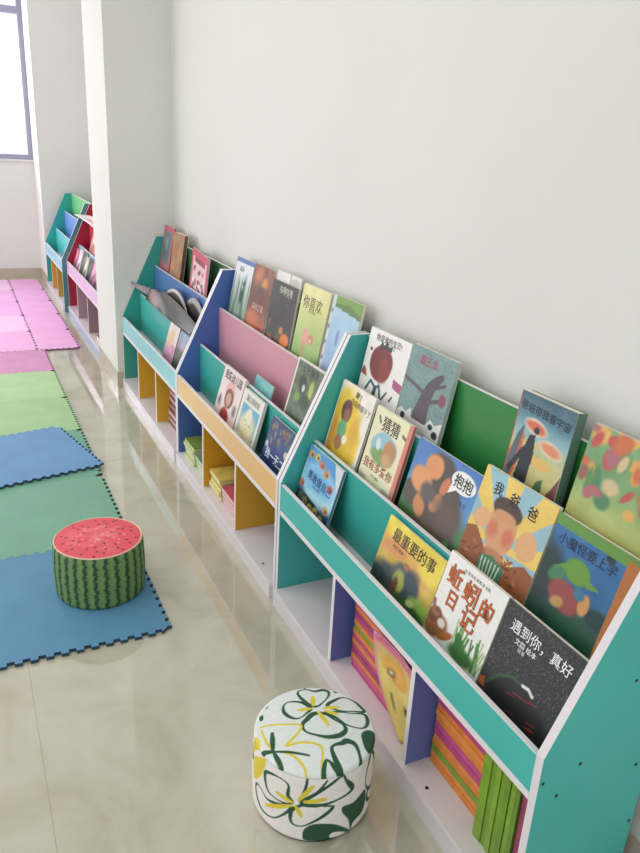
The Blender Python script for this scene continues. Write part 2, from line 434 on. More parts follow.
book('picture_book', 1.628, 1.421, .287, 3, 'grey teal picture book with a dark crooked trunk and pink title', [
    ('fill', (122, 152, 152)), ('noise', 5, 5, 6), ('speck', .10, (78, 104, 108)),
    ('poly', [(.28, -.3), (.36, .1), (.44, .38), (.52, .56), (.66, .7), (.78, .76), (.82, .70), (.74, .58), (.68, .46), (.66, .2), (.7, -.3)], (84, 74, 82)),
    ('line', [(.02, .5), (.3, .44), (.48, .40)], .028, (96, 84, 90)), ('line', [(.62, .5), (.86, .62)], .025, (84, 74, 82)), ('line', [(.6, .3), (.86, .4)], .03, (90, 80, 86)),
    ('blob', .88, .42, .07, .09, .5, (134, 72, 84), .5),
    ('rect', 0, 1, -1, -.02, (206, 206, 204)), ('poly', [(0, -.02), (.08, .06), (.2, .02), (.3, .12), (.34, -.02)], (214, 214, 212)), ('poly', [(.66, -.02), (.75, .1), (.86, .05), (1, .13), (1, -.02)], (214, 214, 212)),
    ('blob', .15, -.05, .05, .05, 0, (40, 40, 44), .3), ('blob', .78, .0, .05, .04, 0, (40, 40, 44), .3), ('blob', .9, -.08, .06, .05, 0, (40, 40, 44), .3)],
    [('霸王龙', .44, .83, .028, (176, 84, 112), .015)], f0=.36, th=.012, group=G3, seed=12, spine_side=1)
book('picture_book', 1.167, 1.003, .297, 3, 'thick slate blue picture book with orange oval clouds, top tier', [
    ('grad', [(-.6, (120, 120, 90)), (0, (196, 184, 120)), (.35, (196, 196, 140)), (.55, (150, 186, 190)), (.75, (96, 138, 156)), (1, (72, 102, 118))]), ('noise', 6, 8, 9),
    ('poly', [(0, .25), (.16, .62), (.24, .5), (.2, .1), (0, -.2)], (196, 106, 76)), ('poly', [(0, .12), (.1, .52), (.2, .66), (.14, .1), (0, -.3)], (90, 104, 116)),
    ('blob', .40, .66, .22, .085, -.12, (228, 214, 196), .3), ('blob', .40, .66, .18, .06, -.12, (216, 112, 84), .4), ('blob', .72, .50, .22, .08, -.1, (232, 206, 176), .35), ('blob', .72, .50, .17, .055, -.1, (222, 146, 112), .5),
    ('blob', .38, .46, .14, .05, 0, (222, 190, 120), .6), ('blob', .6, .3, .2, .06, 0, (226, 186, 110), .6),
    ('poly', [(.2, .02), (.26, .38), (.32, .56), (.42, .58), (.46, .36), (.44, .0)], (42, 46, 54)), ('poly', [(.04, .1), (.26, .42), (.3, .34), (.1, .05)], (42, 46, 54)), ('blob', .42, .63, .05, .04, 0, (42, 46, 54), .3),
    ('poly', [(.55, -.1), (.62, .1), (.72, .16), (.76, -.1)], (70, 110, 70)), ('poly', [(.74, -.1), (.9, .12), (1, .3), (1, -.4), (.7, -.4)], (118, 72, 74)), ('rect', 0, .02, -1, 2, (186, 84, 60))],
    [('爸爸带我看宇宙', .5, .835, .0215, (36, 46, 58), .02, -.06)], f0=.36, th=.026, group=G3, seed=13, spine=(98, 128, 112), spine_side=1, back=(98, 128, 112))
A = [('grad', [(-.6, (150, 160, 90)), (0, (206, 206, 130)), (.2, (176, 192, 120)), (.5, (120, 160, 110)), (1, (126, 168, 122))]), ('noise', 7, 7, 10)]
for i in range(46):
    A.append(('blob', rng.random(), .25+rng.random()*.8, .03+rng.random()*.06, .04+rng.random()*.09, rng.uniform(-.6, .6),
              rng.choice([(206, 112, 72), (196, 86, 80), (222, 160, 90), (90, 150, 84), (178, 110, 118), (214, 190, 150), (86, 136, 100), (150, 104, 92), (228, 178, 96)]), .5))
book('picture_book', .978, .732, .292, 3, 'green picture book covered in a swarm of orange and pink dabs', A, f0=.36, th=.008, group=G3, seed=14)
# ---- front bookcase, middle tier
book('picture_book', 1.878, 1.680, .278, 2, 'yellow and white picture book on the middle tier beside the turquoise end panel', [
    ('fill', (238, 232, 222)), ('blob', .34, .42, .46, .52, .1, (228, 192, 56), .3), ('blob', .62, .25, .3, .3, .3, (230, 190, 50), .4), ('noise', 8, 8, 10), ('blob', .12, .2, .12, .3, 0, (206, 150, 60), .7),
    ('blob', .7, .42, .12, .16, 0, (222, 172, 60), .7), ('blob', .34, .64, .15, .15, .2, (96, 60, 48), .2), ('blob', .38, .60, .09, .09, 0, (150, 98, 70), .6),
    ('blob', .34, .38, .13, .13, 0, (104, 164, 120), .3), ('blob', .34, .2, .12, .1, -.4, (156, 110, 70), .4), ('blob', .5, .28, .07, .06, 0, (240, 226, 210), .4), ('rect', 0, .02, -1, 2, (236, 226, 196))],
    [('脚丫', .56, .90, .020, (70, 54, 44), .02, -.08), ('白白的孩子了', .68, .78, .020, (80, 60, 40), .02, -.08)], f0=.2, th=.009, group=G2, seed=21)
book('picture_book', 1.658, 1.474, .268, 2, 'cream picture book with an oval landscape vignette and pink spine', [
    ('fill', (230, 226, 190)), ('noise', 4, 4, 4), ('blob', .46, .53, .35, .2, .0, (150, 190, 208), .1), ('blob', .45, .42, .30, .1, 0, (128, 158, 96), .3), ('blob', .62, .52, .17, .16, .3, (186, 140, 96), .25), ('blob', .60, .42, .12, .08, 0, (204, 162, 116), .5),
    ('blob', .3, .55, .06, .08, .3, (214, 226, 226), .4), ('line', [(.13, .88), (.2, .82)], .02, (92, 100, 70)), ('line', [(.82, .82), (.9, .8)], .02, (92, 100, 70)),
    ('blob', .1, .02, .14, .09, 0, (166, 176, 150), .6), ('blob', .82, .0, .16, .08, 0, (160, 170, 150), .6), ('rect', .91, 1, -1, 2, (216, 134, 116))],
    [('猜猜', .49, .83, .044, (70, 56, 46), .02), ('我有多爱你', .46, .265, .030, (160, 62, 46), .02), ('文字 图画', .45, .14, .010, (120, 110, 90))], f0=.2, th=.012, group=G2, seed=22, spine=(206, 112, 96), spine_side=1)
book('picture_book', 1.442, 1.182, .256, 2, 'blue picture book with dark and tan rounded patches and white speech bubble', [
    ('grad', [(-.5, (44, 78, 46)), (0, (52, 92, 52)), (.28, (78, 128, 80)), (.4, (98, 150, 186)), (.7, (84, 134, 196)), (1, (76, 122, 190))]), ('noise', 8, 8, 8),
    ('blob', .56, .34, .33, .5, .12, (84, 74, 70), .2), ('blob', .45, .78, .22, .2, 0, (82, 72, 68), .2), ('blob', .16, .34, .18, .16, 0, (88, 78, 74), .3),
    ('blob', .34, .78, .14, .15, 0, (222, 150, 96), .25), ('blob', .22, .55, .17, .16, -.2, (226, 156, 102), .25), ('blob', .57, .64, .055, .13, -.2, (204, 128, 90), .3), ('blob', .52, .40, .08, .12, -.3, (216, 142, 98), .3),
    ('blob', .3, .26, .09, .14, .3, (204, 138, 88), .35), ('blob', .72, .35, .2, .2, 0, (100, 84, 76), .8), ('blob', .5, .05, .24, .1, 0, (110, 92, 78), .7), ('blob', .36, .46, .12, .12, 0, (98, 90, 92), .5), ('blob', .82, .02, .05, .09, 0, (80, 140, 60), .4),
    ('blob', .79, .80, .175, .125, -.05, (240, 240, 240), .06), ('poly', [(.64, .74), (.62, .60), (.74, .7)], (240, 240, 240))],
    [('抱抱', .79, .80, .035, (24, 24, 28), .02), ('图 文', .86, .58, .012, (50, 80, 130))], f0=.2, th=.008, group=G2, seed=23)
A = [('fill', (236, 202, 104)), ('rays', (.47, .35), 9, (150, 190, 204), 2.6), ('noise', 6, 6, 6),
    ('poly', [(-.1, -.5), (-.1, .34), (.14, .42), (.32, .28), (.68, .26), (.86, .36), (1.1, .3), (1.1, -.5)], (150, 88, 52))]
for i in range(70): A.append(('blob', rng.random(), rng.uniform(-.3, .34), .02+.03*rng.random(), .012, rng.uniform(-1, 1), rng.choice([(112, 62, 40), (178, 112, 72), (130, 74, 46)]), .6))
A += [('blob', .45, .52, .20, .26, .0, (214, 158, 116), .08), ('blob', .45, .71, .20, .11, 0, (78, 58, 50), .12), ('blob', .45, .64, .15, .06, 0, (206, 152, 112), .3), ('blob', .34, .48, .07, .08, 0, (208, 120, 92), .9), ('blob', .56, .48, .07, .08, 0, (208, 120, 92), .9),
    ('blob', .16, .52, .12, .10, .5, (222, 172, 124), .15), ('blob', .80, .52, .13, .14, -.4, (222, 172, 124), .15), ('blob', .47, .27, .13, .05, 0, (190, 130, 96), .5),
    ('poly', [(.3, .20), (.46, .26), (.66, .2), (.56, -.3), (.34, -.3)], (66, 130, 98))]
for k in range(6): A.append(('line', [(.34+.05*k, .2), (.40+.026*k, -.3)], .008, (224, 232, 220)))
book('picture_book', 1.182, .956, .288, 2, 'yellow picture book with pale blue sunrays over a brown mound', A,
    [('我', .25, .845, .031, (34, 32, 32), .022), ('爸', .49, .835, .031, (34, 32, 32), .022), ('爸', .745, .82, .031, (34, 32, 32), .022)], f0=.2, th=.010, group=G2, seed=24)
book('picture_book', .951, .735, .282, 2, 'night blue picture book with green top band and orange right border', [
    ('grad', [(-.5, (30, 62, 52)), (.1, (34, 72, 60)), (.3, (36, 78, 84)), (.5, (44, 100, 150)), (.86, (54, 112, 166)), (1, (60, 116, 170))]), ('noise', 9, 9, 8),
    ('blob', .06, .45, .2, .3, 0, (40, 58, 56), .5), ('blob', .75, .36, .14, .08, 0, (28, 58, 62), .4), ('blob', .6, .14, .3, .14, 0, (36, 84, 62), .4), ('blob', .66, .88, .05, .03, 0, (30, 50, 60), .5),
    ('blob', .40, .62, .15, .11, -.1, (106, 152, 60), .25), ('poly', [(.5, .62), (.68, .58), (.54, .54)], (104, 150, 58)), ('poly', [(.27, .64), (.12, .54), (.3, .56)], (104, 150, 58)), ('blob', .2, .5, .1, .07, .5, (70, 130, 90), .4),
    ('blob', .36, .36, .2, .13, -.15, (150, 74, 74), .25), ('blob', .58, .4, .06, .1, 0, (206, 148, 90), .3), ('blob', .5, .46, .06, .05, 0, (64, 120, 150), .4), ('blob', .3, .28, .08, .05, .3, (190, 150, 90), .5),
    ('rect', 0, 1, .90, 2, (100, 146, 66)), ('rect', .82, 1, -1, 2, (186, 112, 56)), ('rect', .82, 1, .95, 2, (110, 140, 66))],
    [('小魔怪要上学', .42, .81, .0245, (26, 42, 74), .015)], f0=.22, th=.010, group=G2, seed=25)
# ---- front bookcase, front tier
A = [('grad', [(-.6, (30, 34, 60)), (0, (34, 44, 74)), (.35, (60, 120, 180)), (1, (74, 150, 214))]), ('blob', .5, .45, .62, .34, -.1, (170, 214, 228), .4), ('blob', .5, .52, .42, .2, 0, (104, 176, 224), .8),
     ('poly', [(.72, 1.1), (1.1, 1.1), (1.1, .45), (.95, .62)], (206, 214, 222)), ('blob', .4, -.1, .7, .26, -.12, (36, 42, 66), .15)]
for (u, v, c) in ((.1, .86, (214, 160, 70)), (.28, .88, (196, 190, 90)), (.45, .82, (200, 120, 90)), (.62, .74, (206, 140, 70)), (.82, .56, (206, 86, 72)), (.06, .3, (206, 120, 110)), (.14, .1, (90, 120, 90)), (.28, .06, (150, 150, 90)), (.45, .02, (206, 176, 80)), (.62, .04, (196, 176, 90)), (.86, .2, (216, 160, 80)), (.8, .0, (170, 170, 90))):
    A.append(('blob', u, v, .075, .07, .2, c, .4)); A.append(('blob', u+.02, v-.01, .03, .03, 0, (120, 70, 60), .7))
book('picture_book', 1.874, 1.658, .219, 1, 'sky blue square picture book with a ring of colourful dots, front tier', A,
    [('勇敢做自己', .52, .52, .031, (40, 60, 110), .025, -.03), ('绘本 故事', .48, .39, .011, (60, 90, 130))], f0=.22, th=.010, group=G1, seed=31, spine=(90, 120, 150), spine_side=1, rot=0)
book('picture_book', 1.399, 1.155, .214, 1, 'golden yellow picture book with a dark shadowy group below the title', [
    ('grad', [(-.6, (40, 60, 30)), (0, (120, 120, 60)), (.4, (206, 176, 84)), (.7, (226, 190, 84)), (1, (240, 222, 84))]), ('noise', 7, 7, 16), ('blob', .25, .62, .26, .12, .2, (216, 150, 96), .8), ('blob', .7, .56, .16, .16, 0, (214, 160, 90), .8),
    ('blob', .85, .7, .18, .16, 0, (238, 216, 92), .7), ('blob', .30, .18, .3, .2, 0, (66, 74, 76), .5), ('blob', .48, .38, .2, .16, .4, (88, 92, 92), .5), ('blob', .66, .28, .14, .26, 0, (60, 74, 84), .4), ('blob', .46, .26, .1, .16, .1, (164, 170, 84), .4), ('blob', .42, .14, .05, .16, 0, (110, 70, 60), .5), ('blob', .1, .12, .16, .12, 0, (50, 60, 58), .4),
    ('blob', .5, .52, .05, .05, 0, (170, 110, 80), .4), ('blob', .85, .14, .16, .12, 0, (130, 168, 70), .5), ('blob', .7, .02, .3, .1, 0, (60, 96, 48), .5), ('blob', .72, .12, .07, .05, .4, (190, 196, 120), .5)],
    [('最重要的事', .52, .805, .037, (38, 34, 30), .012), ('图文 绘本', .3, .64, .011, (80, 66, 40))], f0=.22, th=.007, group=G1, seed=32)
A = [('fill', (238, 236, 232)), ('blob', .16, .02, .22, .15, .5, (150, 96, 66), .3), ('blob', .1, .14, .13, .1, .6, (120, 72, 50), .3), ('line', [(.02, .3), (.06, .16), (.14, .16)], .03, (160, 104, 76)), ('blob', .24, .1, .07, .06, 0, (224, 214, 204), .4), ('blob', .36, .0, .05, .14, -.9, (178, 104, 56), .3)]
for k in range(26):
    u = .48+.5*rng.random(); A.append(('line', [(u, -.1), (u+rng.uniform(-.07, .08), .1+.22*rng.random())], .012, rng.choice([(92, 142, 72), (120, 160, 90), (170, 190, 140), (70, 120, 60)])))
A += [('blob', .58, .08, .06, .12, .3, (64, 120, 58), .3), ('blob', .68, -.04, .2, .1, 0, (76, 124, 66), .5)]
OR = (196, 98, 44); DK = (112, 52, 30)
T5 = []
for ch, u, v, s in (('蚯', .20, .745, .050), ('蚓', .50, .70, .052), ('的', .79, .665, .045), ('日', .27, .455, .042), ('记', .60, .40, .052)):
    T5 += [(ch, u, v, s, DK, .075), (ch, u, v, s, OR, .032, 0, 1)]
T5.append(('文 图 绘本 故事 译 出版', .52, .90, .0085, (90, 90, 90)))
book('picture_book', 1.150, .954, .247, 1, 'white picture book with large orange brown title lettering and grass', A, T5, f0=.30, th=.010, group=G1, seed=33)
A = [('fill', (50, 50, 52)), ('speck', .10, (82, 84, 86)), ('speck', .03, (112, 114, 114)), ('blob', .5, -.05, .38, .34, 0, (44, 42, 44), .2)]
for k in range(16): 
    u = .25+.5*rng.random(); v = rng.uniform(-.3, .22); A.append(('line', [(u, v), (u+.09, v+.02)], .006, (150, 58, 54)))
A += [('line', [(.1, .04), (.2, .2), (.34, .29), (.44, .30)], .015, (58, 92, 62)), ('line', [(.48, .30), (.55, .315), (.61, .28)], .018, (235, 235, 235)), ('poly', [(.0, -.06), (.09, -.06), (.06, .05), (.0, .03)], (190, 96, 50))]
book('picture_book', .950, .733, .247, 1, 'charcoal speckled picture book with white title and thin red strokes', A,
    [('遇到你，真好', .50, .785, .0275, (240, 240, 240), .015), ('文图 绘本', .36, .655, .014, (235, 235, 235), .02), ('故事', .33, .585, .010, (225, 225, 225))], f0=.27, th=.010, group=G1, seed=34)

# ---- blue bookcase (second), top tier
H3, H2, H1 = 'books on the top tier behind the pink board', 'books on the middle tier of the blue bookcase', 'books on the front tier of the blue bookcase'
book('picture_book', 3.058, 2.850, .312, 3, 'white picture book with grey green forest streaks and blue top band', [
    ('grad', [(-.4, (110, 140, 120)), (.2, (150, 170, 156)), (.6, (206, 214, 214)), (1, (224, 228, 234))]), ('streak', 14, (84, 112, 96), .8), ('blob', .5, .95, .8, .26, 0, (222, 226, 232), .5), ('blob', .6, .4, .1, .12, 0, (60, 90, 70), .7), ('rect', 0, 1, .935, 2, (86, 112, 180)), ('blob', .62, .6, .06, .05, 0, (70, 80, 84), .5)],
    [('森林', .38, .83, .026, (110, 120, 124), .01)], f0=.2, th=.010, group=H3, seed=41, cell=.004)
book('picture_book', 2.846, 2.638, .316, 3, 'brown picture book with glowing orange patches beside the forest cover', [
    ('grad', [(-.4, (150, 84, 60)), (.1, (168, 92, 66)), (.35, (120, 76, 68)), (.6, (120, 78, 62)), (1, (142, 86, 70))]), ('noise', 5, 7, 14), ('blob', .3, .85, .22, .12, .2, (190, 116, 76), .7), ('blob', .65, .74, .14, .1, 0, (206, 140, 70), .7), ('blob', .3, .15, .3, .16, 0, (200, 116, 80), .8), ('blob', .5, .6, .24, .06, .3, (96, 72, 72), .6)],
    [('森林之歌', .52, .36, .030, (206, 170, 160), .02)], f0=.2, th=.009, group=H3, seed=42, cell=.004)
book('picture_book', 2.616, 2.392, .325, 3, 'white grey book standing behind the black cover', [('fill', (226, 224, 220)), ('noise', 4, 10, 10), ('rect', .55, .62, -1, 2, (176, 174, 170)), ('blob', .8, .9, .2, .07, 0, (190, 188, 186), .6)],
    f0=.2, th=.006, group=H3, seed=43, cell=.006, plane=((.219, .6375), (.2575, .8787)))
book('picture_book', 2.612, 2.382, .292, 3, 'black picture book with small orange patches near its base', [
    ('fill', (60, 60, 64)), ('noise', 6, 6, 5), ('blob', .8, .12, .18, .12, .3, (222, 128, 62), .3), ('blob', .62, .26, .08, .06, .4, (190, 130, 80), .5), ('blob', .2, .02, .14, .1, 0, (150, 104, 72), .6), ('blob', .12, .3, .05, .06, 0, (120, 90, 70), .5), ('blob', .5, .1, .1, .08, 0, (120, 80, 60), .6), ('line', [(.3, .82), (.85, .8)], .006, (130, 130, 124)), ('speck', .012, (140, 90, 90))],
    [('咕噜咕噜', .57, .885, .030, (206, 208, 190), .01)], f0=.22, th=.008, group=H3, seed=44, cell=.004, plane=((.2065, .6375), (.246, .8787)))
book('picture_book', 2.356, 2.142, .320, 3, 'pale yellow green picture book with a soft pink smudge', [
    ('grad', [(-.4, (120, 160, 90)), (.1, (140, 176, 104)), (.4, (182, 200, 128)), (.75, (222, 218, 150)), (1, (228, 222, 160))]), ('noise', 5, 5, 8), ('blob', .4, .32, .13, .12, .5, (226, 162, 150), .4), ('blob', .62, .32, .09, .06, 0, (206, 130, 120), .4), ('blob', .6, .3, .05, .03, 0, (226, 186, 160), .4), ('blob', .4, .1, .08, .14, .2, (176, 160, 110), .8)],
    [('你喜欢', .44, .775, .050, (70, 74, 56), .0), ('绘本 故事 一', .5, .665, .012, (130, 136, 96))], f0=.2, th=.012, group=H3, seed=45, cell=.0035, spine_side=1)
book('picture_book', 2.128, 1.932, .325, 3, 'pale blue picture book with diagonal green band beside the turquoise end panel', [
    ('grad', [(0, (140, 170, 206)), (.5, (168, 200, 226)), (1, (176, 206, 228))]), ('noise', 6, 6, 8), ('poly', [(.12, 1.1), (1.1, 1.1), (1.1, .80), (.12, .88)], (120, 158, 72)), ('poly', [(.12, .9), (.6, .93), (1.1, .84), (1.1, .8), (.12, .86)], (96, 128, 70)), ('rect', 0, .1, -1, 2, (206, 208, 214)),
     ('blob', .04, .8, .025, .03, 0, (110, 110, 120), .3), ('blob', .04, .6, .025, .03, 0, (110, 110, 120), .3), ('blob', .04, .4, .025, .03, 0, (110, 110, 120), .3), ('blob', .04, .2, .025, .03, 0, (110, 110, 120), .3),
     ('blob', .4, .5, .05, .1, 0, (140, 140, 196), .6), ('blob', .65, .5, .05, .09, 0, (130, 160, 206), .6)], f0=.2, th=.010, group=H3, seed=46, cell=.004)
book('picture_book', 2.20, 2.00, .262, 2, 'grey green picture book with white border standing before the pink board', [
    ('fill', (96, 112, 92)), ('noise', 8, 8, 14), ('blob', .4, .5, .14, .2, .3, (50, 60, 54), .4), ('blob', .45, .45, .06, .08, 0, (206, 206, 196), .4), ('blob', .72, .5, .08, .2, 0, (176, 190, 90), .5), ('blob', .6, .2, .2, .14, 0, (60, 78, 60), .6), ('blob', .3, .2, .1, .1, 0, (120, 156, 70), .6),
    ('rect', 0, .05, -1, 2, (222, 220, 208)), ('rect', 0, 1, .95, 2, (222, 220, 208))], [('大象树木', .55, .83, .034, (60, 70, 62), .015)], f0=.4, th=.009, group=H2, seed=47, cell=.004)
book('paper_folder', 2.50, 2.33, .112, 2, 'translucent teal folder sticking up behind the front tier board', [('fill', (120, 186, 184)), ('noise', 5, 5, 12)], f0=.1, th=.004, group=H2, cat='folder', seed=48, cell=.01)
book('picture_book', 2.702, 2.470, .242, 1, 'pinkish white picture book with brown round shape and red base', [
    ('fill', (232, 214, 214)), ('noise', 4, 4, 4), ('blob', .52, .56, .22, .22, 0, (226, 176, 170), .3), ('blob', .52, .44, .19, .2, 0, (110, 74, 62), .2), ('blob', .52, .42, .12, .14, 0, (208, 160, 132), .4), ('blob', .5, .05, .2, .18, 0, (158, 50, 58), .3), ('rect', 0, 1, -1, -.04, (110, 50, 56)),
    ('blob', .14, .28, .09, .12, 0, (168, 156, 160), .6), ('blob', .86, .3, .09, .12, 0, (168, 156, 160), .6), ('blob', .14, .3, .03, .09, 0, (90, 84, 92), .5), ('blob', .86, .3, .03, .09, 0, (90, 84, 92), .5)],
    [('我爱幼儿园', .5, .85, .038, (70, 52, 58), .025)], f0=.2, th=.010, group=H1, seed=51, cell=.0035)
A = [('fill', (226, 224, 214)), ('rect', .12, .92, .1, .72, (104, 168, 202)), ('blob', .5, .3, .36, .3, 0, (216, 214, 180), .5), ('blob', .5, .5, .16, .2, 0, (226, 224, 200), .5)]
for k in range(40): A.append(('blob', .12+.76*rng.random(), rng.uniform(-.1, .5), .03, .03, 0, rng.choice([(196, 190, 140), (230, 228, 210), (170, 176, 120), (208, 200, 160)]), .5))
book('picture_book', 2.458, 2.258, .219, 1, 'white picture book with a blue panel full of cream dabs', A, [('蒲公英的家', .52, .86, .026, (110, 104, 100), .01)], f0=.2, th=.012, group=H1, seed=52, cell=.0035, spine_side=1)
A = [('grad', [(-.4, (26, 40, 84)), (.3, (30, 60, 124)), (.6, (44, 72, 124)), (1, (44, 60, 100))]), ('noise', 6, 6, 8)]
for k in range(36): A.append(('blob', .06+.9*rng.random(), .5+.45*rng.random(), .04, .05, rng.random(), rng.choice([(150, 90, 80), (90, 110, 90), (170, 120, 80), (80, 90, 130), (130, 130, 110), (110, 60, 70)]), .6))
A += [('blob', .08, .42, .06, .06, 0, (190, 200, 210), .4), ('blob', .9, .5, .07, .07, 0, (200, 190, 180), .4)]
book('picture_book', 2.180, 1.995, .207, 1, 'navy picture book with white title and crowded colourful upper half', A, [('独一无二', .53, .27, .038, (226, 232, 240), .02, -.03)], f0=.2, th=.007, group=H1, seed=53, cell=.0035)

# ---- third bookcase (beside the near pillar)
K3 = 'books in the bookcase beside the near pillar'
book('picture_book', 4.285, 4.085, .312, 3, 'pink framed picture book with grey teal panel, nearest the pillar', [
    ('fill', (200, 96, 116)), ('rect', .12, .88, .12, .9, (120, 124, 128)), ('blob', .5, .55, .3, .26, 0, (92, 120, 122), .4), ('blob', .45, .62, .16, .14, 0, (140, 160, 156), .6), ('rect', .1, .9, -.1, .2, (176, 110, 120))], f0=.2, th=.014, group=K3, seed=61, cell=.006, spine=(190, 70, 100), spine_side=1)
A = [('fill', (176, 126, 90)), ('noise', 6, 6, 20)]
for k in range(30): A.append(('blob', rng.random(), rng.random(), .07, .06, rng.random(), rng.choice([(206, 146, 84), (120, 96, 80), (150, 150, 120), (190, 110, 76)]), .6))
book('picture_book', 4.045, 3.838, .300, 3, 'orange brown mottled picture book beside the pink framed one', A, f0=.2, th=.022, group=K3, seed=62, cell=.006, spine=(110, 80, 70), spine_side=1)
A = [('fill', (206, 84, 108)), ('rect', .1, .9, .06, .84, (232, 196, 204)), ('rect', .2, .8, .72, .82, (150, 60, 84))]
for k in range(26): A.append(('blob', .15+.7*rng.random(), .08+.5*rng.random(), .06, .05, rng.random(), rng.choice([(70, 46, 60), (236, 226, 230), (200, 100, 124), (110, 80, 90)]), .5))
book('comic_book', 3.64, 3.37, .250, 3, 'red pink comic book with dark dabs leaning behind the blue tier board', A, f0=.2, th=.006, rot=.10, group=K3, seed=63, cell=.006, plane=((.207, .6375), (.225, .85)))
A = [('grad', [(0, (190, 130, 160)), (.45, (206, 150, 176)), (.5, (224, 206, 206)), (1, (226, 214, 206))]), ('noise', 6, 6, 14), ('blob', .4, .6, .3, .2, .4, (222, 190, 150), .7)]
book('magazine', 3.545, 3.372, .232, 1, 'pink and cream magazine standing on the front tier before teal board', A, f0=.2, th=.008, group=K3, cat='magazine', seed=64, cell=.006, spine=(60, 60, 50), spine_side=1)
A = [('grad', [(0, (60, 64, 56)), (.5, (96, 100, 90)), (.6, (170, 150, 180)), (1, (150, 176, 206))]), ('noise', 6, 6, 16)]
book('magazine', 3.36, 3.15, .225, 1, 'blue and dark green magazine on the front tier touching the blue side panel', A, f0=.2, th=.008, group=K3, cat='magazine', seed=65, cell=.006)

# floppy magazines drooping over the tier board: bent sheets with thickness
def bent_magazine(label, bottom, top, art, seed, th=.007, group=None, name='magazine', nu=28, nv=12):
    """bottom/top: lists of world points along the lower and upper edge"""
    def sample(P, t):
        P = [Vector(p) for p in P]; n = len(P)-1; s = min(t*n, n-1e-6); i = int(s); f = s-i
        p0 = P[max(i-1, 0)]; p1 = P[i]; p2 = P[i+1]; p3 = P[min(i+2, n)]
        return .5*((2*p1)+(-p0+p2)*f+(2*p0-5*p1+4*p2-p3)*f*f+(-p0+3*p1-3*p2+p3)*f**3)
    org = (Vector(bottom[0])+Vector(bottom[-1]))/2
    U, V = np.meshgrid(np.linspace(0, 1, nu+1), np.linspace(0, 1, nv+1))
    C = linA(paint(art, U, V, seed)).reshape(-1, 3)
    vs = []
    for j in range(nv+1):
        for i in range(nu+1):
            a = sample(bottom, i/nu); b = sample(top, i/nu); vs.append(tuple(a.lerp(b, j/nv)-org))
    fs = [(j*(nu+1)+i, j*(nu+1)+i+1, (j+1)*(nu+1)+i+1, (j+1)*(nu+1)+i) for j in range(nv) for i in range(nu)]
    root = empty(name, org); tag(root, label, 'magazine', group)
    o = mesh_obj('cover', vs, fs, INK, root, colors=C, smooth=True)
    sd = o.modifiers.new('Solidify', 'SOLIDIFY'); sd.thickness = .0012; sd.offset = 0
    # page block just behind the cover
    vs2 = [(v[0]+.004, v[1], v[2]-.0015) for v in vs]
    o2 = mesh_obj('pages', vs2, fs, M_pages, root, smooth=True)
    sd = o2.modifiers.new('Solidify', 'SOLIDIFY'); sd.thickness = th*.6; sd.offset = 0
    return root
GM = 'floppy magazines in the bookcase beside the pillar'
dk = [('grad', [(0, (22, 20, 20)), (1, (34, 31, 31))]), ('noise', 10, 3, 16), ('blob', .14, .5, .12, .6, .2, (160, 132, 140), .5), ('blob', .3, .4, .05, .5, .3, (130, 122, 118), .6), ('blob', .38, .3, .03, .5, .3, (104, 98, 95), .6)]
bent_magazine('dark grey magazine sagging over the teal tier board', [(.090, 4.08, .572), (.090, 3.85, .568), (.090, 3.6, .566), (.090, 3.4, .568), (.092, 3.2, .574)],
    [(.126, 4.10, .622), (.128, 3.85, .652), (.128, 3.6, .650), (.128, 3.4, .632), (.128, 3.2, .608)], dk, 71, group=GM)
bent_magazine('thin grey pink magazine poking out past the teal side panel', [(.050, 4.270, .622), (.070, 4.2, .606), (.098, 4.08, .592)],
    [(.056, 4.275, .636), (.080, 4.2, .630), (.112, 4.08, .632)], [('fill', (122, 108, 114)), ('noise', 8, 3, 20)], 72, group=GM)
bent_magazine('first curled magazine arching behind the sagging dark one', [(.140, 3.90, .53), (.142, 3.7, .57), (.142, 3.55, .55), (.142, 3.42, .52)],
    [(.144, 3.90, .63), (.150, 3.72, .69), (.150, 3.56, .68), (.148, 3.44, .60)], [('fill', (40, 37, 38)), ('noise', 4, 14, 30), ('blob', .5, .95, .4, .08, 0, (206, 202, 200), .6)], 73, group=GM)
bent_magazine('second curled magazine, arching beside the blue side panel', [(.162, 3.56, .53), (.164, 3.42, .57), (.164, 3.3, .54), (.162, 3.17, .52)],
    [(.166, 3.56, .65), (.172, 3.42, .70), (.172, 3.3, .67), (.170, 3.17, .58)], [('fill', (30, 28, 29)), ('noise', 9, 5, 20), ('blob', .5, .9, .4, .14, 0, (170, 166, 168), .6)], 74, group=GM)

# ---- fourth bookcase: books glimpsed behind the pillar
KD = 'books glimpsed in the dark red bookcase'
xo = -.022
cols = [((200, 110, 140), 'pink'), ((226, 206, 214), 'white'), ((90, 84, 84), 'dark grey'), ((190, 190, 170), 'pale olive'), ((60, 60, 64), 'black'), ((206, 130, 160), 'rose'), ((150, 100, 130), 'purple')]
yy = 6.41
for i, (c, nm) in enumerate(cols):
    wdt = .15
    book('picture_book', yy, yy-wdt, .20+.012*((i*7) % 3), 1, '%s book on the dark red bookcase front tier, %s from the far end' % (nm, ['first', 'second', 'third', 'fourth', 'fifth', 'sixth', 'seventh'][i]),
         [('fill', c), ('noise', 4, 5, 26), ('blob', .5, .6, .3, .2, .5, tuple(min(255, v+40) for v in c), .6), ('blob', .5, .2, .3, .16, .5, tuple(v*.6 for v in c), .6)], f0=.2, th=.008, group=KD, seed=80+i, cell=.012, xbase=xo, rot=-.06+.03*(i % 3))
    yy -= wdt+.008
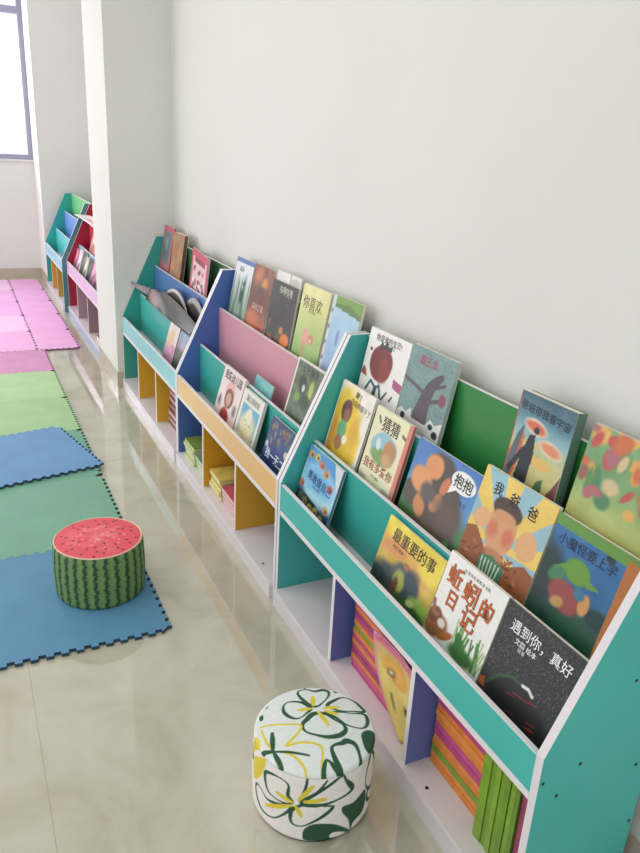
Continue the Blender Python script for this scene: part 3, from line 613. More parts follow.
for i, (y0, y1, c, nm) in enumerate(((6.13, 5.9, (216, 140, 150), 'salmon'), (5.88, 5.62, (226, 176, 190), 'light pink'))):
    book('picture_book', y0, y1, .26, 2, '%s book on the middle tier of the dark red bookcase' % nm, [('fill', c), ('noise', 4, 5, 26), ('blob', .5, .6, .3, .2, .5, (236, 220, 200), .6), ('blob', .4, .2, .3, .16, .5, (176, 110, 90), .6)], f0=.2, th=.009, group=KD, seed=90+i, cell=.012, xbase=xo)
bent_magazine('white magazine flopping forward over the red tier board', [(.06, 6.44, .80), (.10, 6.2, .775), (.125, 6.0, .755), (.13, 5.8, .75)],
    [(.17, 6.42, .795), (.185, 6.2, .80), (.19, 6.0, .80), (.19, 5.8, .80)], [('fill', (226, 214, 218)), ('noise', 6, 4, 14), ('blob', .6, .3, .3, .2, 0, (190, 120, 130), .7)], 95, group=KD)

# ---- books stored in the cubbies
def solid(col): return mat('cover_%d_%d_%d' % tuple(col), col, .4, .16, 28)
ORD = ['lowest', 'second', 'third', 'fourth', 'fifth', 'sixth', 'seventh', 'eighth', 'ninth', 'tenth', 'eleventh', 'twelfth', 'thirteenth', 'fourteenth', 'fifteenth', 'sixteenth', 'seventeenth', 'eighteenth', 'nineteenth', 'twentieth']
def flat_book(y0, y1, z, th, depth, xf, col, label, group, spine_front=True, top=None, skew=0.0, name='workbook'):
    """book lying flat; xf: front edge; spine or page side faces the room"""
    root = empty(name, (xf, (y0+y1)/2, z), skew); tag(root, label, 'book', group)
    h = (y1-y0)/2; bt = min(.0012, th*.15); m = solid(col)
    V, F = [], []
    bs = [(0, depth, -h, h, 0, bt), (0, depth, -h, h, th-bt, th)]
    bs.append((0, bt, -h, h, bt, th-bt) if spine_front else (depth-bt, depth, -h, h, bt, th-bt))
    for b in bs:
        v, f = box_vf(*b); n = len(V); V += v; F += [tuple(i+n for i in q) for q in f]
    o = mesh_obj('cover', V, F, m, root)
    pm = M_pages if spine_front or top is None else top
    box('pages', (bt if spine_front else .0006, depth-.002 if spine_front else depth-bt, -h+.002, h-.002, bt, th-bt), pm, root)
    return root
MG, OG, GR, PK = (192, 70, 128), (226, 136, 56), (122, 160, 48), (206, 92, 128)
def pile(y0, y1, xf, z0, ztop, depth, colors, where, group, spine_front=True, top=None, jitter=.003, ths=None):
    z = z0; n = len(colors); t = (ztop-z0)/n; r = random.Random(n*31+int(y0*100))
    for i, (c, nm) in enumerate(colors):
        th = t*(ths[i] if ths else 1)
        j = r.uniform(-jitter, jitter); k = r.uniform(-jitter, jitter)
        pos = 'topmost' if i == n-1 else ('lowest' if i == 0 else ORD[i]+' lowest')
        flat_book(y0+k, y1+k, z, th-.0003, depth, xf+j, c, 'flat %s book, %s in the pile %s' % (nm, pos, where), group, spine_front, top)
        z += th
mg, og, gr = (MG, 'magenta'), (OG, 'orange'), (GR, 'green'); pk = (PK, 'pink'); ol = ((150, 136, 60), 'olive'); dm = ((166, 62, 110), 'deep magenta')
pile(1.16, 1.468, .050, .0575, .318, .20, [mg, pk, og, dm, mg, og, mg, og, gr, og, mg, dm, og, mg, ol, pk, mg], 'beside the blue divider', 'flat books in the middle cubby of the turquoise bookcase', jitter=.002)
pile(.905, 1.092, .066, .0575, .312, .19, [og, (( 232, 146, 70), 'pale orange'), gr, og, ((232, 146, 70), 'pale orange'), mg, (( 200, 84, 140), 'pink magenta'), og, ((232, 146, 70), 'pale orange'), og, mg, ((200, 84, 140), 'pink magenta'), mg, gr, ol], 'beside the upright green books', 'flat books in the near cubby of the turquoise bookcase', jitter=.002)
# upright green workbooks
def upright_book(y, th, xf, z, hgt, depth, col, label, group, lean=0.0):
    root = empty('workbook', (xf, y, z)); root.rotation_euler = (lean, 0, 0); tag(root, label, 'book', group)
    bt = .0011; V, F = [], []
    for b in ((0, depth, 0, bt, 0, hgt), (0, depth, th-bt, th, 0, hgt), (0, bt, bt, th-bt, 0, hgt)):
        v, f = box_vf(*b); n = len(V); V += v; F += [tuple(i+n for i in q) for q in f]
    mesh_obj('cover', V, F, solid(col), root)
    box('pages', (bt, depth-.002, bt, th-bt, .002, hgt-.002), M_pages, root)
gs = [(126, 164, 44), (116, 154, 42), (132, 170, 50), (120, 158, 44), (112, 148, 40), (128, 166, 48), (104, 140, 38)]
y = .885
names = ['first', 'second', 'third', 'fourth', 'fifth', 'sixth', 'seventh']
for i, c in enumerate(gs):
    th = (.024, .013, .014, .012, .014, .012, .013)[i]
    y -= th
    upright_book(y, th-.0006, .035+.002*(i % 2), .058, .262-.003*(i % 3), .2, c, 'upright green workbook, %s from the pile of flat books' % names[i], 'upright green workbooks in the near cubby')
    y -= .0012
upright_book(y-.0205, .019, .040, .058, .255, .2, (160, 62, 100), 'upright maroon workbook against the turquoise end panel', 'upright green workbooks in the near cubby')

# plastic-wrapped yellow booklets bowed against the divider
bk = [('grad', [(0, (222, 204, 110)), (.6, (228, 206, 116)), (.85, (216, 186, 104)), (1, (206, 150, 140))]), ('noise', 5, 5, 8), ('blob', .5, .74, .3, .15, 0, (222, 160, 62), .2), ('blob', .5, .74, .24, .11, 0, (232, 178, 84), .5), ('blob', .36, .68, .1, .05, .3, (140, 96, 70), .4), ('blob', .34, .69, .04, .025, 0, (236, 228, 222), .4),
      ('rect', 0, .07, -1, 2, (222, 150, 172)), ('rect', 0, 1, .93, 2, (212, 104, 136)), ('blob', .8, .42, .1, .07, 0, (52, 40, 40), .25), ('blob', .86, .37, .08, .05, 0, (214, 130, 110), .3), ('blob', .82, .25, .13, .08, .6, (46, 112, 60), .3), ('line', [(.28, .42), (.3, .26)], .012, (110, 110, 70))]
def bowed_booklet(label, x0, y0, art, seed):
    bt = [(x0+.028, y0-.005, .0585), (x0+.030, y0-.055, .0585), (x0+.026, y0-.105, .0585)]
    md = 8; nu, nv = 14, 26
    root = empty('wrapped_booklet', (x0, y0-.05, .0612)); tag(root, label, 'booklet', 'plastic wrapped booklets in the middle cubby')
    U, V = np.meshgrid(np.linspace(0, 1, nu+1), np.linspace(0, 1, nv+1)); C = linA(paint(art, U, V, seed)).reshape(-1, 3)
    vs = []
    for j in range(nv+1):
        v = j/nv
        for i in range(nu+1):
            u = i/nu
            yy = .045+.035*(1-(1-v)**2)-.0 if False else 0
            # left edge bows outward (further along the wall) as it rises, right edge rests on the divider
            yl = .030+.135*(1-(1-v)**2.4); yr = -.0165
            xx = .006+.010*math.sin(u*math.pi)+.010*(1-v)
            vs.append((xx, yl+(yr-yl)*u, v*.222))
    fs = [(j*(nu+1)+i, j*(nu+1)+i+1, (j+1)*(nu+1)+i+1, (j+1)*(nu+1)+i) for j in range(nv) for i in range(nu)]
    o = mesh_obj('cover', vs, fs, INK, root, colors=C, smooth=True)
    sd = o.modifiers.new('Solidify', 'SOLIDIFY'); sd.thickness = .0015; sd.offset = 0
    o2 = mesh_obj('pages', [(v[0]+.0045, v[1]+(.012 if v[1] > 0 else .002), v[2]+.001) for v in vs], fs, mat('pink_pages', (222, 150, 176), .6, .1, 60), root, smooth=True)
    sd = o2.modifiers.new('Solidify', 'SOLIDIFY'); sd.thickness = .005; sd.offset = 0
    return root
bowed_booklet('front yellow booklet with pink edge bowed inside clear wrap by the blue divider', .008, 1.185, bk, 5)

# green and yellow piles in the second bookcase
cg = ((150, 172, 96), 'olive green'); cp = ((196, 206, 150), 'pale green'); cb = ((170, 196, 190), 'pale aqua')
pgr = mat('pale_green_pages', (206, 214, 170), .7, .1, 60); pye = mat('pale_yellow_pages', (226, 216, 160), .7, .1, 60)
pile(2.905, 3.055, .018, .0575, .140, .115, [cp, cg, cp, cg, cp, ((126, 150, 66), 'leaf green')], 'against the blue side panel', 'flat books in the far cubby of the blue bookcase', False, pgr, .006)
pile(2.740, 2.890, .024, .0575, .125, .115, [cb, cp, cb, ((120, 150, 110), 'grey green')], 'nearest the first yellow divider', 'flat books in the far cubby of the blue bookcase', False, pgr, .006)
pile(2.545, 2.675, .022, .0575, .150, .11, [((214, 204, 130), 'pale yellow'), ((222, 206, 120), 'lemon'), ((206, 190, 110), 'straw'), ((222, 206, 120), 'lemon'), ((216, 190, 96), 'golden')], 'against the yellow divider', 'flat books in the middle cubby of the blue bookcase', False, pye, .006)
pile(2.345, 2.525, .026, .0575, .132, .11, [((214, 130, 140), 'rose'), ((226, 190, 190), 'pale rose'), ((206, 110, 124), 'dusky rose'), ((200, 90, 104), 'raspberry')], 'beside the yellow pile', 'flat books in the middle cubby of the blue bookcase', False, mat('rose_pages', (226, 190, 190), .7, .1, 60), .006)
pile(3.16, 3.44, .050, .0575, .262, .19, [((120, 36, 50), 'dark red') if i % 2 else ((196, 176, 180), 'greyish pink') for i in range(12)], 'in the pillar bookcase', 'flat books in the pillar bookcase', True, None, .005)
# crumpled paper in the dark red bookcase's cubby, front edge
flat_book(5.03, 5.26, .0575, .03, .14, .0, (150, 110, 100), 'single brown book lying in the near cubby of the dark red bookcase', 'loose books', False, None)

# ------------------------------------------------------------------ foam floor mats
def mat_poly(x0, x1, y0, y1, n=14, amp=.013):
    """outline with square interlocking teeth; teeth of opposite sides match so neighbours lock"""
    g = .00025
    def wave(k): return amp if k % 2 else 0.0
    P = []
    def side(ax, a0, a1, fixed, sign, cw):
        pts = []; st = (a1-a0)/(n*2+1)
        for k in range(n*2+1):
            o = wave(k)
            s0 = a0+st*k+(g if o else -g)*(1 if k else 0)*(.5); s1 = a0+st*(k+1)-(g if o else -g)*.5*(1 if k < n*2 else 0)
            pts += [(s0, fixed+o*1.0), (s1, fixed+o*1.0)]
        return pts
    b = [(s, f) for s, f in side('x', x0, x1, y0, 1, 0)]
    r = [(f, s) for s, f in side('y', y0, y1, x1, 1, 0)]
    t = [(s, f-g) for s, f in side('x', x0, x1, y1, 1, 0)][::-1]
    l = [(f, s) for s, f in side('y', y0, y1, x0, 1, 0)][::-1]
    Q = []
    for p in b[1:-1]+r[1:-1]+t[1:-1]+l[1:-1]:
        if not Q or (abs(Q[-1][0]-p[0])+abs(Q[-1][1]-p[1])) > 1e-6: Q.append(p)
    return Q
FOAM_RGB = {}
def foam(color, nm):
    FOAM_RGB['foam_'+nm] = color
    m = mat('foam_'+nm, color, .62, .06, 7, .35, 420, .4)
    return m
def foam_mat(x0, x1, y0, y1, m, label, z=0.0005, rz=0.0, n=14, group='foam floor mats'):
    cx, cy = (x0+x1)/2, (y0+y1)/2
    P = [(a-cx, b-cy) for a, b in mat_poly(x0, x1, y0, y1, n)]
    rim_shade = tuple(int(v*.52) for v in FOAM_RGB[m.name])  # side faces and teeth get a darkened mat colour, shade painted in
    o = prism('foam_mat', P, 'z', 0, .011, [m, mat(m.name+'_rim_shade', rim_shade, .8, .06, 7)], None)
    o.location = (cx, cy, z); o.rotation_euler = (0, 0, rz)
    tag(o, label, 'floor mat', group); return o
B1, G1m, LG, PD, PL, PW = foam((88, 142, 178), 'blue'), foam((116, 170, 146), 'sea_green'), foam((162, 200, 146), 'light_green'), foam((204, 140, 184), 'dusky_pink'), foam((238, 176, 226), 'light_pink'), foam((246, 198, 236), 'pale_pink')
XR = -.360; XL = XR-.6
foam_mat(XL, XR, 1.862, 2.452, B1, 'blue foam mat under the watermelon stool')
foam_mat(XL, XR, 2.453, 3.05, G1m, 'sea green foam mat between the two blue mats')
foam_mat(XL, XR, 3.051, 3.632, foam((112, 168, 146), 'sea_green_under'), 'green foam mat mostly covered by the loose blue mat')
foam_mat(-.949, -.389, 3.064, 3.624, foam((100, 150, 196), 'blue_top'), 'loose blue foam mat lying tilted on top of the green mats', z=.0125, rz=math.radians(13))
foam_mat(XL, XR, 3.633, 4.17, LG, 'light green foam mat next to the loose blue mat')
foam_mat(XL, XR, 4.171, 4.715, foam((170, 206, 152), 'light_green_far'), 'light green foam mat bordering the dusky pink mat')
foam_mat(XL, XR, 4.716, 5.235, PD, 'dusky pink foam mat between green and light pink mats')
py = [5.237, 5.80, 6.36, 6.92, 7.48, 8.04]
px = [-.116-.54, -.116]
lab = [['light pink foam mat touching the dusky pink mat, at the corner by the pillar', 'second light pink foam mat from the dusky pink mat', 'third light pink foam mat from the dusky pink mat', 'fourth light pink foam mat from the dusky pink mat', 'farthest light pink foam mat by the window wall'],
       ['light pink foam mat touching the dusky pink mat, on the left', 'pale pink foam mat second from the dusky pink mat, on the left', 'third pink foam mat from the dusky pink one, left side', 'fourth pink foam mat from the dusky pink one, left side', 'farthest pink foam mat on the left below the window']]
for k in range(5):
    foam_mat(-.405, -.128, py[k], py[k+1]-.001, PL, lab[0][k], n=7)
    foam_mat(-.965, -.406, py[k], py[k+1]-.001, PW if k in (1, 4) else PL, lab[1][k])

# ------------------------------------------------------------------ stools
def rev_surface(prof, n):
    """surface of revolution -> verts grid (rows = profile, cols = angle)"""
    a = np.arange(n)/n*2*np.pi
    V = np.array([[(r*math.cos(t), r*math.sin(t), z) for t in a] for r, z in prof]).reshape(-1, 3)
    F = [(j*n+i, j*n+(i+1) % n, (j+1)*n+(i+1) % n, (j+1)*n+i) for j in range(len(prof)-1) for i in range(n)]
    return V, F
def dense(pts, step):
    out = [pts[0]]
    for p, q in zip(pts[:-1], pts[1:]):
        m = max(1, int(math.hypot(q[0]-p[0], q[1]-p[1])/step))
        out += [(p[0]+(q[0]-p[0])*k/m, p[1]+(q[1]-p[1])*k/m) for k in range(1, m+1)]
    return out
FAB = print_mat('stool_fabric', .7, .15)
# watermelon stool
R, Hs = .1405, .186
root = empty('watermelon_stool', (-.507, 2.172, .0118)); tag(root, 'round watermelon stool with red seeded top on the blue mat', 'stool', 'round children stools')
prof = dense([(R-.008, 0), (R-.002, .006), (R, .02), (R+.003, .09), (R, .165), (R-.003, .176), (R-.007, .180)], .004)
n = 260; V, F = rev_surface(prof, n)
th = np.arctan2(V[:, 1], V[:, 0]); z = V[:, 2]
k_ = np.round((th*27)/(2*np.pi))
w = .55*np.sin(z*230+k_*2.1)+.4*np.sin(z*520+k_*4.3)+.3*np.sin(z*90+k_*1.7)+.35*np.sin(z*900+k_*3.1)
s = np.sin(th*27+.6*np.sin(th*3)+w*.75); s2 = np.sin(th*54+w*1.2+1.1)
rg = np.random.default_rng(4)
base = np.array((120, 152, 92.)); darkc = np.array((34, 66, 42.)); mid = np.array((100, 136, 76.))
a = np.clip((s-.25)*4, 0, 1)[:, None]; C = base*(1-a)+darkc*a
a2 = (np.clip((rg.random(len(V))-.55)*2, 0, 1)*.5)[:, None]; C = C*(1-a2)+mid*a2
a3 = (np.clip((s2-.5)*3, 0, 1)*.45*(s < .25))[:, None]; C = C*(1-a3)+np.array((86, 124, 64.))*a3
mesh_obj('rind_side', V, F, FAB, root, colors=linA(C), smooth=True)
# piping
prof = [(R-.0056+.0025*math.cos(t), .181+.0025*math.sin(t)) for t in np.linspace(0, 2*math.pi, 9)]
V, F = rev_surface(prof, 80); mesh_obj('piping', V, F, mat('piping_cream', (226, 196, 172), .6), root, smooth=True)
# top
prof = [(r, .181+.007*(1-(r/(R-.0065))**2)) for r in np.linspace(.0005, R-.0068, 46)][::-1]
n = 220; V, F = rev_surface(prof, n)
C = np.tile(np.array((226, 84, 100.)), (len(V), 1)); rr = np.hypot(V[:, 0], V[:, 1])
for k in range(26):
    a = rg.random()*6.28; q = rg.random()*.1; d = np.hypot(V[:, 0]-q*math.cos(a), V[:, 1]-q*math.sin(a)); al = (np.clip(1-d/(.012+.02*rg.random()), 0, 1)*.35)[:, None]
    C = C*(1-al)+np.array((240, 140, 150.))*al
for k in range(60):
    a = rg.random()*6.28; q = (rg.random()**.6)*.085; d = np.hypot(V[:, 0]-q*math.cos(a), V[:, 1]-q*math.sin(a)); al = (np.clip(1.5-d/.004, 0, 1)*.45)[:, None]
    C = C*(1-al)+np.array((248, 186, 186.))*al
for k in range(42):
    a = k*2.4+rg.random()*.5; q = .035+.088*math.sqrt((k+.5)/42); cx_, cy_ = q*math.cos(a), q*math.sin(a); dx, dy = V[:, 0]-cx_, V[:, 1]-cy_
    u = dx*math.cos(a)+dy*math.sin(a); v = -dx*math.sin(a)+dy*math.cos(a); al = np.clip(1.6-np.sqrt((u/.0042)**2+(v/.0026)**2), 0, 1)[:, None]
    C = C*(1-al)+np.array((64, 22, 34.))*al
V2 = np.vstack([V, [[0, 0, .188]]]); m0 = (len(prof)-1)*n
F2 = F+[(m0+i, m0+(i+1) % n, len(V)) for i in range(n)]
C = np.vstack([C, [C[-1]]])
o = mesh_obj('seat_top', V2, F2, FAB, root, colors=linA(C), smooth=True); fix_normals(o)

# flower stool: white fabric with green outlined flowers, a domed seat sewn onto a straight side
R = .136
SX, SY = -.211, 1.158
root = empty('flower_stool', (SX, SY, 0.0002)); tag(root, 'round white stool printed with green and yellow flowers on the bare tiles', 'stool', 'round children stools')
PA = math.atan2(-1.158, -.6)        # the print's "down" direction
GRN = np.array((34, 82, 54.)); YEL = np.array((226, 206, 62.)); WHT = np.array((238, 234, 228.))
PRINT_TOP = [
    ('o', [(-0.0135,0.0603),(-0.033,0.0808),(-0.045,0.1026),(-0.0406,0.117),(-0.0219,0.1205),(-0.0055,0.1158),(0.013,0.1239),(0.0267,0.1174),(0.0261,0.098),(0.0147,0.0742),(0.0022,0.0582)], 'G'),
    ('o', [(-0.013,0.0494),(-0.035,0.0694),(-0.0639,0.0703),(-0.0747,0.0545),(-0.0713,0.033),(-0.0547,0.0168),(-0.0367,0.015),(-0.0223,0.0305)], 'G'),
    ('O', [(-0.0044,0.0322),(-0.0188,0.0132),(-0.0279,-0.005),(-0.0192,-0.0245),(0.006,-0.0322),(0.0308,-0.0346),(0.0554,-0.0257),(0.0677,-0.0097),(0.0625,0.0069),(0.0421,0.0189),(0.0212,0.0346)], 'G'),
    ('o', [(0.0211,0.0382),(0.0445,0.0262),(0.0701,0.0076),(0.1004,0.0035),(0.1148,0.0152),(0.1173,0.0366),(0.1088,0.0516),(0.0803,0.0474),(0.0493,0.0459)], 'G'),
    ('o', [(0.0255,0.0641),(0.0433,0.0882),(0.0617,0.1015),(0.083,0.0959),(0.1014,0.0788),(0.1105,0.0612),(0.0855,0.0552),(0.0544,0.0507)], 'G'),
    ('s', [(-0.0088,0.0923),(-0.0073,0.0609)], 'Y'),
    ('s', [(-0.0395,0.0418),(-0.0129,0.0487)], 'Y'),
    ('s', [(0.0056,0.0389),(0.0298,0.0004)], 'Y'),
    ('s', [(0.019,0.0546),(0.0501,0.0628)], 'Y'),
    ('s', [(0.0224,0.0448),(0.0484,0.0372)], 'Y'),
    ('y', [(-0.1212,-0.0123),(-0.1008,-0.0063),(-0.0657,-0.0044),(-0.0345,-0.0042),(-0.032,-0.019),(-0.0453,-0.0435),(-0.0584,-0.0642),(-0.0322,-0.0553),(0.002,-0.0555),(0.0181,-0.0668),(0.0194,-0.104),(0.0205,-0.1367)], 'Y'),
    ('y', [(-0.1169,-0.0201),(-0.1035,-0.0521),(-0.0891,-0.0733)], 'Y'),
    ('y', [(-0.0643,-0.0806),(-0.0395,-0.0908),(-0.019,-0.1135),(-0.0096,-0.1393)], 'Y'),
    ('f', [(-0.1312,-0.0382),(-0.1206,-0.0438),(-0.1138,-0.0692),(-0.1255,-0.0766)], 'Y'),
    ('f', [(-0.1226,-0.0933),(-0.0956,-0.0946),(-0.1004,-0.1296),(-0.1102,-0.1499),(-0.1179,-0.14)], 'Y'),
    ('s', [(-0.0864,-0.0763),(-0.0924,-0.0299)], 'G'),
    ('s', [(-0.0861,-0.0794),(-0.121,-0.0825)], 'G'),
    ('y', [(-0.0861,-0.0794),(-0.0498,-0.0805),(-0.0086,-0.0868)], 'G'),
    ('s', [(-0.0834,-0.0823),(-0.063,-0.1186)], 'G'),
    ('O', [(0.0684,-0.1325),(0.0516,-0.1012),(0.0389,-0.0681),(0.0435,-0.0549),(0.0605,-0.0469),(0.0703,-0.0395),(0.0875,-0.0444),(0.0971,-0.066),(0.099,-0.1)], 'G-'),
    ('o', [(0.0265,-0.1362),(0.0267,-0.0973),(0.0373,-0.0994),(0.0518,-0.1192),(0.0637,-0.1329)], 'G-'),
    ('f', [(0.1027,-0.0133),(0.1155,0.0015),(0.1305,-0.0005),(0.1335,-0.0171),(0.1282,-0.044),(0.119,-0.0609),(0.1104,-0.0521),(0.1049,-0.033)], 'G'),
    ('f', [(0.0871,-0.1101),(0.1083,-0.1143),(0.1056,-0.1293),(0.0917,-0.1246)], 'G'),
    ('f', [(-0.1265,0.0206),(-0.1196,0.027),(-0.1167,0.0145),(-0.1224,0.0069)], 'G'),
    ('f', [(-0.1166,0.0468),(-0.11,0.0585),(-0.1116,0.0495)], 'G'),
    ('f', [(-0.0358,0.127),(-0.0267,0.1295),(-0.0275,0.1231)], 'G'),
    ('f', [(0.0362,0.1246),(0.0481,0.1195),(0.0428,0.1158)], 'G')]
PRINT_SIDE = [
    ('o', [(-0.039,0.1115),(-0.0488,0.126),(-0.0483,0.151),(-0.062,0.1614),(-0.0854,0.1607),(-0.1095,0.1504),(-0.1109,0.1292),(-0.1001,0.1062),(-0.0769,0.1008),(-0.0489,0.1021)], 'G'),
    ('o', [(-0.041,0.0981),(-0.0705,0.0891),(-0.1028,0.0818),(-0.124,0.0926),(-0.1457,0.0867),(-0.1484,0.0632),(-0.1315,0.0402),(-0.1086,0.0348),(-0.0809,0.0436),(-0.0531,0.0735)], 'G'),
    ('o', [(-0.0357,0.0939),(-0.0415,0.0725),(-0.0366,0.0522),(-0.0166,0.0501),(0.0068,0.0648),(0.0299,0.0825),(0.0463,0.0979),(0.0459,0.1056),(0.0189,0.1101),(-0.0097,0.1123)], 'G'),
    ('o', [(-0.0171,0.1183),(0.0188,0.112),(0.0577,0.1194),(0.0876,0.1274),(0.0926,0.1401),(0.076,0.1644),(0.0591,0.1775)], 'G-'),
    ('y', [(-0.0173,0.1214),(-0.0057,0.1297),(0.0123,0.1463),(0.0321,0.1753)], 'G'),
    ('y', [(-0.02,0.13),(-0.0117,0.1565),(-0.0091,0.1825)], 'G'),
    ('s', [(-0.0746,0.1193),(-0.0379,0.1106)], 'Y'),
    ('s', [(-0.1058,0.0619),(-0.0411,0.1012)], 'Y'),
    ('s', [(-0.0295,0.1011),(-0.0178,0.0792)], 'Y'),
    ('s', [(-0.0245,0.1214),(0.0031,0.1632)], 'Y'),
    ('s', [(-0.0124,0.1193),(0.0314,0.1275)], 'Y'),
    ('f', [(0.1382,0.0974),(0.1248,0.0988),(0.1001,0.0912),(0.0728,0.0941),(0.0712,0.079),(0.09,0.0461),(0.0997,0.0068),(0.1059,0.0288),(0.1371,0.0363),(0.1456,0.0617)], 'G'),
    ('f', [(-0.0131,0.0269),(-0.0068,0.0475),(0.0166,0.0603),(0.057,0.0497),(0.0938,0.0155),(0.1003,-0.0003),(0.0656,-0.0009),(0.0194,0.005),(-0.0075,0.0084)], 'G'),
    ('f', [(0.0461,0.0157),(0.0532,0.0271),(0.0754,0.0199),(0.0949,0.0015),(0.0709,0.0031)], 'W'),
    ('f', [(0.0699,0.1733),(0.092,0.1467),(0.0968,0.1282),(0.0822,0.1428)], 'G'),
    ('o', [(0.1658,0.1813),(0.1416,0.155),(0.1389,0.1128),(0.1571,0.0838),(0.1868,0.0747),(0.1992,0.0954)], 'G'),
    ('f', [(0.1144,0.0011),(0.1452,0.0157),(0.1991,0.0017),(0.1986,0.0168),(0.1992,-0.0294),(0.1432,-0.0059)], 'G'),
    ('f', [(0.1086,0.0003),(0.1213,0.0234),(0.1429,0.0312),(0.1316,0.008)], 'W')]

def crom(P, closed, m=8):
    n = len(P); out = []
    for i in range(n if closed else n-1):
        g = lambda k: np.array(P[k % n] if closed else P[min(max(k, 0), n-1)])
        p0, p1, p2, p3 = g(i-1), g(i), g(i+1), g(i+2)
        for t in np.arange(m)/m:
            out.append(.5*((2*p1)+(-p0+p2)*t+(2*p0-5*p1+4*p2-p3)*t*t+(-p0+3*p1-3*p2+p3)*t**3))
    if not closed: out.append(np.array(P[-1]))
    return np.array(out)
def segdist(x, y, P):
    d = np.full(x.shape, 9.0); tt = np.zeros(x.shape); n = len(P)-1
    for k in range(n):
        p, q = P[k], P[k+1]; e = q-p; L = e@e+1e-12
        t = np.clip(((x-p[0])*e[0]+(y-p[1])*e[1])/L, 0, 1); dd = np.hypot(x-p[0]-t*e[0], y-p[1]-t*e[1])
        m = dd < d; d[m] = dd[m]; tt[m] = (k+t[m])/n
    return d, tt
def printed(x, y, items, base):
    C = np.tile(np.array(base, float), (len(x), 1)); aa = .0012
    for kind, P, c in items:
        col = {'G': GRN, 'Y': YEL, 'W': WHT}[c[0]]
        pts = np.array(P); lo, hi = pts.min(0)-.02, pts.max(0)+.02
        sel = np.where((x > lo[0]) & (x < hi[0]) & (y > lo[1]) & (y < hi[1]))[0]
        if not len(sel): continue
        xs, ys = x[sel], y[sel]
        if kind == 'f':
            Q = crom(P, True); d, _ = segdist(xs, ys, np.vstack([Q, Q[:1]])); ins = inpoly(xs, ys, Q)
            a = np.clip(np.where(ins, d, -d)/aa+.5, 0, 1)
        elif kind in 'oO':
            Q = crom(P, True); d, t = segdist(xs, ys, np.vstack([Q, Q[:1]]))
            w = (.0032 if kind == 'o' else .0044)*(1+.45*np.sin(t*6.283*2+1)) + (.0008 if c.endswith('-') else 0)
            a = np.clip((w-d)/aa+.5, 0, 1)
        elif kind == 'y':
            Q = crom(P, False); d, t = segdist(xs, ys, Q); a = np.clip((.0021*(1+.5*np.sin(t*3.14))-d)/aa+.5, 0, 1)
        else:
            Q = np.array([P[0], P[1]]); d, t = segdist(xs, ys, Q); a = np.clip((.0035+.0022*np.sin(t*3.14)-d)/aa+.5, 0, 1)
        C[sel] = C[sel]*(1-a[:, None])+col*a[:, None]
    return C
n = 520
# side
prof = dense([(R-.012, 0), (R-.005, .005), (R-.001, .014), (R+.001, .08), (R+.0005, .165), (R-.001, .181)], .0019)
V, F = rev_surface(prof, n)
dth = (np.arctan2(V[:, 1], V[:, 0])-PA+math.pi) % (2*math.pi)-math.pi
PRINT_SIDE += [('f', [(-.1791, .1873), (-.146, .205), (-.1448, .1844), (-.1743, .1509)], 'Y'), ('f', [(-.1679, .1398), (-.1148, .1808), (-.1183, .1451), (-.1427, .1024), (-.1679, .0896)], 'Y')]
rest = [(k, [(x+.30, z) for x, z in P], c) for k, P, c in PRINT_SIDE[:11]]+[(k, [(x-.27, z) for x, z in P], c) for k, P, c in PRINT_SIDE[:11]]
C = printed(dth*R, V[:, 2], PRINT_SIDE+rest, (242, 236, 232))
mesh_obj('side_cover', V, F, FAB, root, colors=linA(C), smooth=True)
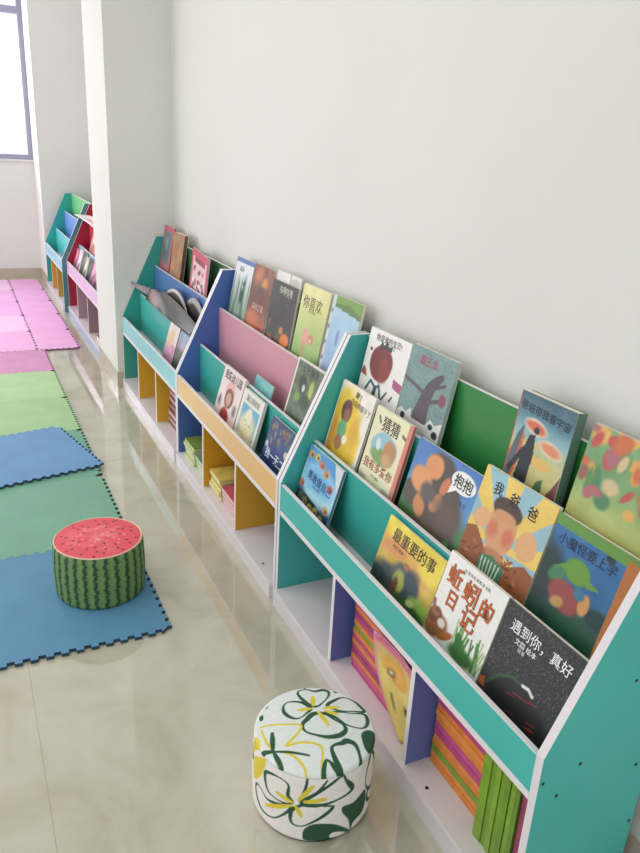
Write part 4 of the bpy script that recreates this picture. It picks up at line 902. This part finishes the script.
# domed seat
prof = [(R-.0012, .1812)]+[(R-.010+.0090*math.cos(t), .1812+.0085*math.sin(t)) for t in np.linspace(.1, 1.25, 6)]
r0_, z0_ = prof[-1]
prof += [(r, z0_+.0115*(1-(r/r0_)**2)) for r in np.linspace(r0_-.0015, .0006, 84)]
V, F = rev_surface(prof, n)
ca, sa = math.cos(PA), math.sin(PA)
down = V[:, 0]*ca+V[:, 1]*sa; right = -V[:, 0]*sa+V[:, 1]*ca
C = printed(right, -down, PRINT_TOP, (226, 230, 230))
mesh_obj('seat_cover', V, F+[tuple(range((len(prof)-1)*n, len(prof)*n))], FAB, root, colors=linA(C), smooth=True)
V, F = rev_surface([(R-.007, 0.0), (R-.007, .0012), (.001, .0012)], 60); mesh_obj('base', V, F, M_dark, root)

# ------------------------------------------------------------------ light
wd = bpy.data.worlds.new('daylight'); SC.world = wd; wd.use_nodes = True
bg = wd.node_tree.nodes['Background']; bg.inputs[0].default_value = (.93, .96, 1.0, 1); bg.inputs[1].default_value = 1.12
def area(name, loc, target, size, sy, power, color):
    l = bpy.data.lights.new(name, 'AREA'); l.shape = 'RECTANGLE'; l.size = size; l.size_y = sy; l.energy = power; l.color = color
    o = bpy.data.objects.new(name, l); COL.objects.link(o); o.location = loc
    o.rotation_euler = (Vector(target)-Vector(loc)).to_track_quat('-Z', 'Y').to_euler(); return o
area('window_light_left', (-4.2, 6.4, 1.7), (0, 6.2, .7), 3.0, 2.0, 64, (1.0, .955, 1.0))
area('overhead_fill', (-1.9, 2.2, 2.9), (-1.9, 2.2, 0), 2.6, 2.6, 32, (1.0, .97, .92))  # added soft overhead fill for ambient light, no ceiling lamp is known
area('window_light_far', (-1.3, 8.7, 1.95), (-1.3, 0, 1.2), 2.0, 1.5, 75, (.95, .93, 1.0))

# ------------------------------------------------------------------ camera
yaw, pitch, roll, fpx = .4597, .3579, .0547, 739.89
fwd = Vector((math.sin(yaw)*math.cos(pitch), math.cos(yaw)*math.cos(pitch), -math.sin(pitch)))
r0 = Vector((math.cos(yaw), -math.sin(yaw), 0)); u0 = r0.cross(fwd)
rt = r0*math.cos(roll)+u0*math.sin(roll); up = -r0*math.sin(roll)+u0*math.cos(roll)
cam = bpy.data.cameras.new('camera'); cam.sensor_fit = 'HORIZONTAL'; cam.sensor_width = 36; cam.lens = fpx*36/640
co = bpy.data.objects.new('camera', cam); COL.objects.link(co)
co.matrix_world = Matrix(((rt.x, up.x, -fwd.x, -.8127), (rt.y, up.y, -fwd.y, 0), (rt.z, up.z, -fwd.z, 1.392), (0, 0, 0, 1)))
cam.clip_start = .02
SC.camera = co
SC.view_settings.view_transform = 'Standard'
SC.view_settings.look = 'None'
SC.view_settings.exposure = 0.0
